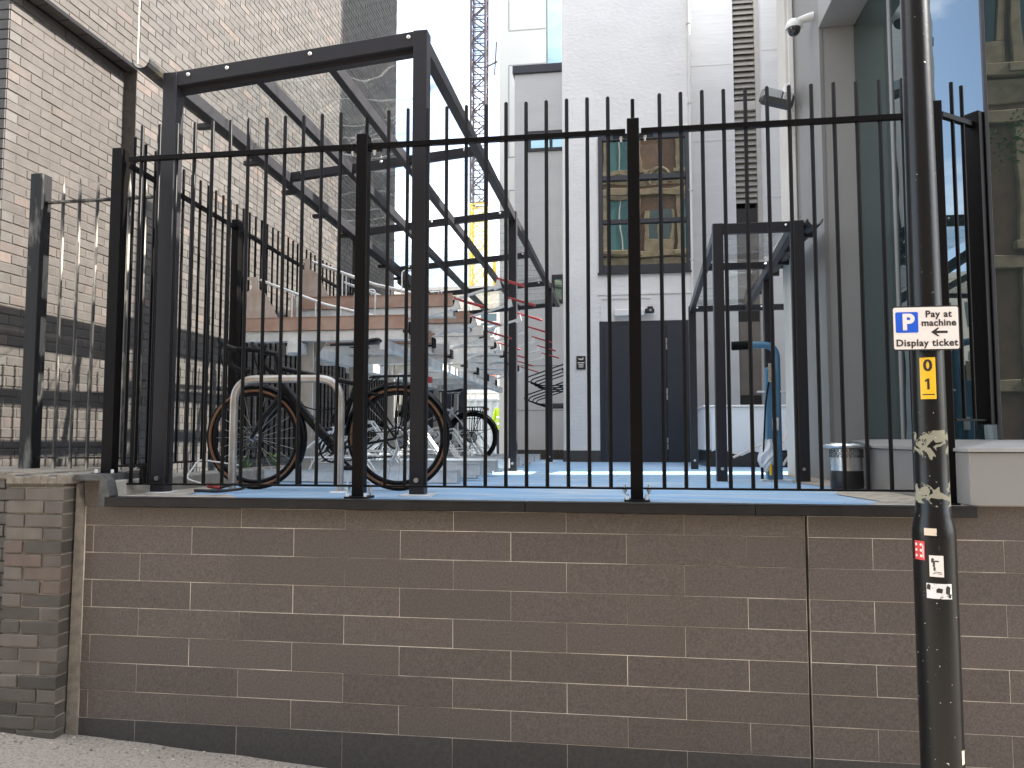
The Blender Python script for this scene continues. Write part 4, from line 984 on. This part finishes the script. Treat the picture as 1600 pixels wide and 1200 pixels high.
MB().cbox((-2.50, 5.55, 2.49 + .0), (-2.42, 11.0, 2.375), .004).build('carrier_beam', 'galvanised', rk) if False else MB().cbox((-2.50, 5.5, 2.29), (-2.41, 11.0, 2.375), .004).build('carrier_beam', 'galvanised', rk)
MB().cbox((-1.78, 5.5, 2.30), (-1.72, 11.0, 2.375), .004).build('carrier_beam', 'galvanised', rk)

# ================================================================== STEEL HOOP
hp_ = thing('bicycle_hoop', 'silver steel hoop stand that the black bicycle leans against', 'bicycle stand', (-2.08, 4.58, DECK(4.58)))
MB().tube(bend([(-.345, 0, 0), (-.345, 0, .70), (.355, 0, .695), (.355, 0, 0)], .15, 8), .025, 16).build('tube', 'worn_steel', hp_)
for x in (-.345, .355): MB().lathe((x, 0, -.003), [(.06, 0), (.06, .009), (.03, .011)], 20).build('flange', 'galvanised', hp_)

# ================================================================== BICYCLES
def bicycle(name, label, loc, rz, frame_m, tyre_m, drop=True, fender=True, R_=.332):
    t = thing(name, label, 'bicycle', loc, rz)
    FX, RX = -.955, 0.0            # front to -X
    def wheel(x, disc):
        w = MB().ring((0, 0, 0), (0, 1, 0), R_ - .019, .019, 56, 10).build('wheel', 'rubber', t, (x, 0, R_))
        for sgn in (-1, 1): MB().ring((0, sgn*.0125, 0), (0, 1, 0), R_ - .026, .0105, 56, 6, squash=.7).build('sidewall', tyre_m, w)
        MB().ring((0, 0, 0), (0, 1, 0), R_ - .05, .013, 48, 8, squash=.9).build('rim', 'bike_black', w)
        b = MB()
        for i in range(24):
            a = 2*math.pi*i/24; s = (-1 if i % 2 else 1); a2 = a + (.35 if (i//2) % 2 else -.35)
            b.tube([(.02*math.cos(a2), s*.025, .02*math.sin(a2)), ((R_ - .05)*math.cos(a), 0, (R_ - .05)*math.sin(a))], .0013, 4, caps=False)
        b.build('spokes', 'worn_steel', w)['kind'] = 'stuff'
        b = MB(); Mx = Matrix.Rotation(R(90), 4, 'X'); b.lathe((0, 0, 0), [(.012, -.055), (.014, -.04), (.026, -.03), (.018, -.02), (.018, .02), (.026, .03), (.014, .04), (.012, .055)], 14, Mx); b.build('hub', 'alloy', w)
        b = MB(); b.ring((0, -.034, 0), (0, 1, 0), disc, .008, 28, 4, squash=.15)
        for i in range(6): a = i*1.047; b.tube([(.015*math.cos(a), -.034, .015*math.sin(a)), (disc*math.cos(a+.3), -.034, disc*math.sin(a+.3))], .003, 4)
        b.build('brake_disc', 'lamp_grey', w)
        return w
    wheel(FX, .066); rw_ = wheel(RX, .066)
    b = MB()
    for k, r in enumerate((.055, .049, .043, .037, .031)): b.ring((0, -.022 - .004*k*0 + .005*k - .02, 0), (0, 1, 0), r, .003, 28, 4, squash=.5)
    b.build('cassette', 'alloy', rw_)
    HT, HB_ = Vector((-.798, 0, R_ + .48)), Vector((-.765, 0, R_ + .315)); BB = Vector((-.415, 0, R_ - .065)); ST = Vector((-.270, 0, R_ + .37)); FA = Vector((FX, 0, R_)); RA = Vector((RX, 0, R_))
    b = MB()
    b.tube([HT + Vector((-.006, 0, .03)), HT, HB_, HB_ + Vector((.004, 0, -.02))], [.021, .021, .024, .026], 14)
    b.tube([HT + Vector((.004, 0, -.03)), ST + Vector((.01, 0, -.03))], .0165, 12)
    b.tube([HB_ + Vector((-.002, 0, .03)), HB_.lerp(BB, .5), BB], [.025, .030, .031], 12)
    b.tube([BB, ST + Vector((.012, 0, .02))], .0165, 12)
    b.tube([BB + Vector((0, -.035, 0)), BB + Vector((0, .035, 0))], .024, 14)
    for s in (-1, 1):
        b.tube([BB + Vector((.01, s*.02, 0)), BB + Vector((.10, s*.045, .01)), RA + Vector((0, s*.062, 0))], [.011, .010, .008], 8)
        b.tube([ST + Vector((0, s*.015, -.05)), ST.lerp(RA, .35) + Vector((0, s*.05, 0)), RA + Vector((0, s*.062, 0))], [.009, .008, .0075], 8)
    b.build('frame', frame_m, t)
    b = MB()
    b.tube([HB_ + Vector((.004, 0, -.02)), HB_ + Vector((.0, 0, -.035))], .026, 12)
    for s in (-1, 1): b.tube([HB_ + Vector((.0, s*.02, -.03)), HB_ + Vector((-.015, s*.05, -.08)), HB_.lerp(FA, .6) + Vector((.0, s*.055, 0)), FA + Vector((0, s*.055, 0))], [.021, .020, .017, .012], 10)
    b.build('fork', frame_m, t)
    stem_top = HT + Vector((-.018, 0, .06))
    b = MB(); b.tube([HT, stem_top], .016, 12); hbar = stem_top + Vector((-.09, 0, .02)); b.tube([stem_top + Vector((.012, 0, -.004)), hbar], .017, 12); b.build('stem', 'bike_black', t)
    if drop:
        h = MB()
        for s in (-1, 1):
            pts = bend([hbar, hbar + Vector((0, s*.20, 0)), hbar + Vector((-.085, s*.215, .0)), hbar + Vector((-.115, s*.225, -.07)), hbar + Vector((-.055, s*.235, -.125)), hbar + Vector((.035, s*.24, -.14))], .045, 5)
            h.tube(pts, .0155, 10)
        ho = h.build('handlebar', 'rubber', t)
        for s in (-1, 1):
            q = hbar + Vector((-.09, s*.218, 0))
            MB().tube([q + Vector((.03, 0, -.004)), q + Vector((-.03, 0, .012)), q + Vector((-.075, 0, .045)), q + Vector((-.09, 0, .075))], [.017, .02, .019, .013], 10).build('brake_hood', 'saddle_black', ho)
            MB().tube(bend([q + Vector((-.075, 0, .03)), q + Vector((-.075, s*.01, -.04)), q + Vector((-.045, s*.012, -.125))], .03), .006, 6).build('brake_lever', 'bike_black', ho)
        MB().lathe(hbar + Vector((.01, 0, .02)), [(.022, 0), (.024, .02), (.016, .035), (0, .038)], 14).build('bell', 'bike_black', ho)
    else:
        h = MB(); h.tube(bend([hbar + Vector((.09, -.30, .02)), hbar + Vector((0, -.1, .015)), hbar, hbar + Vector((0, .1, .015)), hbar + Vector((.09, .30, .02))], .05), .013, 10); ho = h.build('handlebar', 'bike_black', t)
        for s in (-1, 1): MB().tube([hbar + Vector((.05, s*.20, .018)), hbar + Vector((.09, s*.31, .02))], .018, 10).build('grip', 'rubber', ho)
    sp_ = ST + Vector((.018, 0, .19))
    b = MB(); b.tube([ST + Vector((.01, 0, .0)), sp_], .0135, 12); b.tube([sp_ + Vector((-.06, .02, .015)), sp_ + Vector((.06, .02, .01))], .004, 6); b.tube([sp_ + Vector((-.06, -.02, .015)), sp_ + Vector((.06, -.02, .01))], .004, 6); b.build('seat_post', 'bike_black', t)
    # saddle: lofted sections from nose to tail
    b = MB(); secs = [(-.19, .018, .016, .0), (-.12, .022, .020, .004), (-.05, .030, .024, .004), (.02, .052, .028, .008), (.09, .075, .040, .018), (.125, .07, .034, .024), (.135, .05, .014, .024)]
    vs = []; n = 10
    for (x, hw, th, zz) in secs:
        for j in range(n): a = 2*math.pi*j/n; vs.append(sp_ + Vector((x, hw*math.cos(a), .032 + zz + th*.5*math.sin(a))))
    b._add(vs, [(i*n+j, (i+1)*n+j, (i+1)*n+(j+1) % n, i*n+(j+1) % n) for i in range(len(secs)-1) for j in range(n)] + [tuple(range(n)), tuple(range((len(secs)-1)*n, len(secs)*n))[::-1]], True)
    b.build('saddle', 'saddle_black', t)
    # drive side faces +Y away from the street; crank arms and pedals on both sides
    b = MB(); b.ring(BB + Vector((0, -.045, 0)), (0, 1, 0), .085, .006, 36, 4, squash=.4); b.ring(BB + Vector((0, -.045, 0)), (0, 1, 0), .03, .006, 20, 4, squash=.4)
    for i in range(4): a = .4 + i*math.pi/2; b.tube([BB + Vector((.03*math.cos(a), -.045, .03*math.sin(a))), BB + Vector((.082*math.cos(a), -.045, .082*math.sin(a)))], .006, 4)
    b.build('chainring', 'bike_black', t)
    ca = R(-42)
    for s in (-1, 1):
        e = BB + Vector((.17*math.cos(ca)*(-s), s*.07, .17*math.sin(ca)*(-s)))
        cko = MB().tube([BB + Vector((0, s*.055, 0)), e], [.014, .010], 8).build('crank', 'bike_black', t)
        MB().cbox(tuple(e + Vector((-.045, min(s*.01, s*.10), -.011))), tuple(e + Vector((.045, max(s*.01, s*.10), .011))), .004).build('pedal', 'saddle_black', cko)
    b = MB(); b.tube([BB + Vector((0, -.045, .085)), RA + Vector((0, -.045, .045))], .004, 6); b.tube([BB + Vector((0, -.045, -.085)), RA + Vector((-.02, -.045, -.11)), RA + Vector((.01, -.045, -.05))], .004, 6); b.build('chain', 'saddle_black', t)
    b = MB(); b.tube([RA + Vector((0, -.06, -.01)), RA + Vector((.015, -.06, -.06)), RA + Vector((-.03, -.06, -.15))], [.012, .014, .008], 8); b.ring(RA + Vector((-.03, -.05, -.15)), (0, 1, 0), .018, .005, 14, 4); b.build('derailleur', 'alloy', t)
    if fender:
        for x, a0, a1 in ((FX, R(-165 + 180 + 5), R(180 + 70)), (RX, R(150), R(335))):
            b = MB(); vs = []; n = 26; Rf = R_ + .016
            for i in range(n + 1):
                a = a0 + (a1 - a0)*i/n
                if x == FX: ang = R(-35) + (R(112) - R(-35))*i/n
                else: ang = R(10) + (R(178) - R(10))*i/n
                for yy, dr_ in ((-.026, -.012), (-.018, .001), (0, .006), (.018, .001), (.026, -.012)):
                    vs.append((x + (Rf + dr_)*math.cos(ang), yy, R_ + (Rf + dr_)*math.sin(ang)))
            m5 = 5; fs = [(i*m5+j, i*m5+j+1, (i+1)*m5+j+1, (i+1)*m5+j) for i in range(n) for j in range(4)]
            b._add(vs, fs, True)
            vs2 = [(v[0]*1.0 + 0, v[1], v[2]) for v in vs]
            for s in (-1, 1):
                ang = R(-20) if x == FX else R(25); b.tube([(x, s*.06, R_), (x + Rf*math.cos(ang), s*.025, R_ + Rf*math.sin(ang))], .0025, 5)
            b.build('mudguard', 'bike_black', t)
        MB().cbox((FX + .295, -.032, R_ - .30), (FX + .302, .032, R_ - .14), .002).build('mud_flap', 'rubber', t) if drop else None
    # rear carrier
    b = MB(); zt = R_*2 + .055
    for s in (-.055, 0, .055): b.tube(bend([(-.17, s, zt - .01), (-.15, s, zt), (.16, s, zt + .004), (.19, s, zt - .01)], .02), .006, 6)
    for x in (-.13, 0, .15): b.tube([(x, -.055, zt), (x, .055, zt)], .005, 6)
    for s in (-1, 1): b.tube([(.0, s*.066, R_), (.02, s*.062, zt)], .006, 6); b.tube([(.0, s*.066, R_), (.14, s*.06, zt)], .005, 6); b.tube([(-.13, s*.05, zt), (-.24, s*.015, R_ + .30)], .005, 6)
    b.tube([(-.02, -.06, zt - .06), (.17, -.06, zt - .06)], .005, 6)
    b.build('rear_carrier', 'bike_black', t)
    MB().cbox((.20, -.03, zt - .045), (.215, .03, zt - .005), .004).build('rear_light', 'red_grip', t)
    return t
BX = -1.405
b1 = bicycle('bicycle', 'black drop-bar bicycle with tan tyre walls leaning behind the silver hoop', (BX, 4.76, DECK(4.75)), 0, 'bike_black', 'tan_sidewall')
b1.rotation_euler = (R(3), 0, 0)
b = MB(); b.tube(bend([(-.36, -.04, R(0) + .50), (-.30, -.06, .58), (-.20, -.05, .62), (-.10, -.06, .60)], .05), .011, 8); b.tube(bend([(-.36, -.04, .50), (-.42, -.07, .46), (-.36, -.06, .40)], .03), .011, 8)
b.tube(bend([(-.74, -.03, .62), (-.55, -.05, .50), (-.33, -.06, .53)], .1), .004, 6)
b.build('frame_lock', 'rubber', b1)
MB().cbox((-.545, -.030, .425), (-.53, -.026, .445), .001).build('frame_sticker', 'weed_green', b1)
b2 = bicycle('bicycle', 'pale grey bicycle with black tyres parked far back in the lower rack', (-1.94, 9.86, DECK(9.8) + .035), 0, 'bike_grey', 'rubber', drop=False)
bs = MB(); bs.cbox((-.06, -.13, .39), (.19, -.07, .70), .01)
# wire pannier on the grey bicycle
b = MB()
for i in range(8): b.tube([(-.05 + .035*i, -.11, .42), (-.05 + .035*i, -.11, .72)], .004, 5)
for z in (.42, .57, .72): b.tube([(-.06, -.11, z), (.21, -.11, z)], .005, 5)
b.build('wire_basket', 'bike_black', b2)

# loose cable lock on the floor
ck = thing('cable_lock', 'loose cable lock with a red end lying by the foot of the hoop', 'lock', (-2.42, 4.40, DECK(4.4) + .012))
MB().tube(bend([(-.16, .02, .0), (.02, -.02, .0), (.14, .03, .01), (.20, -.01, .04), (.10, .02, .045), (.02, .0, .02)], .05), .009, 8).build('cable', 'lock_black', ck)
MB().tube([(.02, 0, .02), (-.07, .012, .032)], .015, 10).build('red_end', 'red_grip', ck)
MB().tube(bend([(-.04, .35, .14), (-.30, .30, .18), (-.24, .05, .07), (-.06, .0, .03)], .05), .005, 6).build('wire_loop', 'galvanised', ck)

# weeds along the concrete kerb
def weed(x, y, z, label):
    t = thing('weed', label, 'plant', (x, y, z)); b = MB()
    for i in range(34):
        a = rnd.uniform(0, 6.28); r = rnd.uniform(.01, .10); h = rnd.uniform(.02, .12); p = Vector((r*math.cos(a), r*math.sin(a)*1.0, h)); u = Vector((math.cos(a), math.sin(a), rnd.uniform(-.2, .7)))*rnd.uniform(.018, .035); w = Vector((-u.y, u.x, 0))*.4
        b.quad(p - u, p + w, p + u, p - w)
    b.build('leaves', 'weed_green', t)
    s = MB()
    for i in range(9):
        a = rnd.uniform(0, 6.28); s.tube([(0, 0, 0), (.05*math.cos(a), .05*math.sin(a), .07)], .0022, 4)
    s.build('stems', 'weed_green', t)
weed(-2.93, 5.35, 1.415, 'small green weed growing on the concrete kerb left of the front wheel')
weed(-2.95, 5.75, 1.415, 'small green weed behind the spokes of the front wheel')
weed(-2.92, 6.25, 1.415, 'low weed on the kerb behind the steel hoop')
dl = thing('dry_leaf', 'large orange-brown dry leaf caught at the left edge beside the brick pier', 'leaf', (-3.42, 3.95, .18))
b = MB(); vs = []
for i in range(7):
    for j in range(5):
        u = (i - 3)/3; v = (j - 2)/2; wv = (1 - u*u*.8)
        vs.append((v*.045*wv + .012*math.sin(i*2.1), -.02 + .02*math.sin(3*v + i), u*.11 + .01*math.sin(j*3)))
b._add(vs, [(i*5+j, i*5+j+1, i*5+j+6, i*5+j+5) for i in range(6) for j in range(4)], True); b.build('blade', 'dry_leaf', dl)
MB().tube([(0, -.02, -.10), (.01, -.02, -.16)], .003, 5).build('stalk', 'dry_leaf', dl)

# ================================================================== SIGN POST with its plates and stickers
PX, PY = 1.222, 3.35
po = thing('sign_post', 'black steel lamp column with flaking paint standing in front of the tiled wall', 'post', (PX, PY, 0))
b = MB(); zg = gz(PX, PY)
b.lathe((0, 0, 0), [(.0775, zg - .1), (.078, .4), (.079, 1.27), (.0785, 1.285), (.073, 1.315), (.066, 1.345), (.0665, 1.352), (.064, 1.358), (.0625, 1.6), (.0585, 2.6), (.0535, 3.4), (.047, 4.6), (.045, 6.0)], 48)
b.build('shaft', 'pole_paint', po)
b = MB(); A = R(-20)
b.shell((0, 0), .0785, A - .36, A + .72, .735, 1.262, 16, .0035); b.build('inspection_door', 'pole_paint', po)
MB().shell((0, 0), .0822, A + .17, A + .23, 1.215, 1.23, 3, .001).build('door_lock', 'sign_black', po)
def sticker(name, label, a0, a1, z0, z1, m, r=.0828):
    o = MB().shell((PX, PY), r, A + a0, A + a1, z0, z1, 8, .0006).build(name, m); return tag(o, label, 'sticker', 'stickers on the black post')
def shard(name, m, parent, ang, z, w, h, r, tilt=0, pts=None):
    """small irregular printed patch on the curved post, parented to its sticker"""
    pts = pts or [(-1, -.8), (.7, -1), (1, .6), (-.2, 1), (-.9, .5)]
    vs = []; 
    for (u, v) in pts:
        a = A + ang + u*w/r; vs.append((PX + (r)*math.sin(a), PY - (r)*math.cos(a), z + v*h))
    n = len(vs); vs2 = [(PX + (x-PX)*(1 + .0005/r), PY + (y-PY)*(1 + .0005/r), zz) for x, y, zz in vs]
    MB()._add
    b = MB(); b._add(vs + vs2, [tuple(range(n))[::-1], tuple(range(n, 2*n))] + [(i, (i+1) % n, (i+1) % n + n, i + n) for i in range(n)]); return b.build(name, m, parent)
s1 = sticker('sticker', 'torn cream sticker, topmost below the collar of the black post', -.44, .12, 1.282 - .012, 1.308 - .010, 'sticker_cream', .0795)
s2 = sticker('sticker', 'red sticker with white marks on the upper left of the post door', -.98, -.42, 1.172, 1.246, 'sticker_red', .0822)
for i in range(2):
    for k in range(3): shard('print_mark', 'sign_white', s2, -.86 + .26*i, 1.188 + .022*k, .005, .0055, .0831)
shard('print_mark', 'sign_white', s2, -.5, 1.208, .002, .03, .0831)
s3 = sticker('sticker', 'white sticker with a grey swirl beside the red one on the post', -.24, .36, 1.112, 1.194, 'sign_white')
for i, (a, z, w, h) in enumerate(((-.10, 1.175, .005, .010), (-.05, 1.160, .004, .012), (-.03, 1.143, .004, .008), (.06, 1.172, .010, .003), (.10, 1.124, .018, .0018), (.10, 1.130, .014, .0014))): shard('print_mark', 'lamp_grey', s3, a, z, w, h, .0837)
s4 = sticker('sticker', 'torn black and white sticker, widest and lowest of the post door', -.40, .70, 1.028, 1.086, 'sticker_white')
for i, (a, z, w, h) in enumerate(((.52, 1.062, .009, .018), (.60, 1.04, .006, .009), (.15, 1.06, .012, .010), (-.30, 1.072, .007, .012))): shard('print_mark', 'sign_black', s4, a, z, w, h, .0837)
s5 = sticker('sticker', 'small pale oval patch low on the right of the black post', 1.0, 1.25, .40, .452, 'sticker_cream', .0790)

def rrect(w, h, r, n=5):
    o = []
    for cx, cz, a0 in ((w/2 - r, h/2 - r, 0), (-w/2 + r, h/2 - r, 90), (-w/2 + r, -h/2 + r, 180), (w/2 - r, -h/2 + r, 270)):
        for i in range(n + 1): a = R(a0 + 90*i/n); o.append((cx + r*math.cos(a), cz + r*math.sin(a)))
    return o
sg = thing('parking_sign', 'white parking sign reading Pay at machine, Display ticket, fixed to the black post', 'sign', (1.1935, 3.275, 2.088))
MB().prism(rrect(.2535, .178, .010), 0, .003).build('plate', 'sign_black', sg)
MB().prism(rrect(.2435, .168, .008), -.0006, -.0001).build('face', 'sign_white', sg)
bp_ = MB().prism(rrect(.085, .083, .006), -.0014, -.0007).build('blue_panel', 'sign_blue', sg, (-.071, 0, .024))
text('letter', 'P', .088, (.004, -.002, -.002), 'sign_white', bp_, bold=.0035)
text('lettering', 'Pay at', .037, (.048, -.0012, .055), 'sign_black', sg, bold=.0008, spacing=1.10)
text('lettering', 'machine', .037, (.048, -.0012, .020), 'sign_black', sg, bold=.0008, spacing=1.06)
text('lettering', 'Display ticket', .038, (.001, -.0012, -.060), 'sign_black', sg, bold=.0008, spacing=1.09)
MB().prism([(.018, -.0165), (.042, .0005), (.050, .0005), (.038, -.0117), (.080, -.0117), (.080, -.0213), (.038, -.0213), (.050, -.0335), (.042, -.0335)], -.0014, -.0007).build('arrow', 'sign_black', sg)
for z in (.045, -.045):
    MB().cbox((-.11, .0035, z - .012), (.11, .012, z + .012), .002).build('channel', 'galvanised', sg)
    MB().ring((PX - 1.1935, PY - 3.275, z), (0, 0, 1), .064, .003, 32, 6, squash=3).build('clip', 'galvanised', sg)
yl = thing('number_plate', 'yellow column number plate reading 0 1 under the parking sign', 'plate', (0, 0, 0))
rP = .0625
MB().shell((PX, PY), rP + .0008, A - .46, A + .44, 1.806, 1.972, 10, .0008).build('plate', 'sign_yellow', yl)
def on_post(o_name, body, size, z, bold, parent, m='sign_black'):
    o = text(o_name, body, size, (0, 0, 0), m, parent, bold=bold)
    for v in o.data.vertices:
        a = A + v.co.x/rP; r = rP + .0020 + v.co.z; zz = z + v.co.y
        v.co = (PX + r*math.sin(a), PY - r*math.cos(a), zz)
    o.rotation_euler = (0, 0, 0); return o
on_post('digit', '0', .062, 1.938, .0018, yl)
one = [(-.004, -.022), (.004, -.022), (.004, .022), (-.002, .022), (-.013, .013), (-.010, .008), (-.004, .012)]
def wrap(x, z, r): a = A + x/rP; return (PX + r*math.sin(a), PY - r*math.cos(a), z)
n1_ = len(one); b = MB(); b._add([wrap(x, 1.866 + z, rP + .0017) for x, z in one] + [wrap(x, 1.866 + z, rP + .0024) for x, z in one], [tuple(range(n1_))[::-1], tuple(range(n1_, 2*n1_))] + [(i, (i+1) % n1_, (i+1) % n1_ + n1_, i + n1_) for i in range(n1_)])
b.build('digit', 'sign_black', yl)
b = MB(); b.shell((PX, PY), rP + .0018, A - .34, A + .34, 1.822, 1.826, 6, .0004); b.build('print_line', 'sign_black', yl)
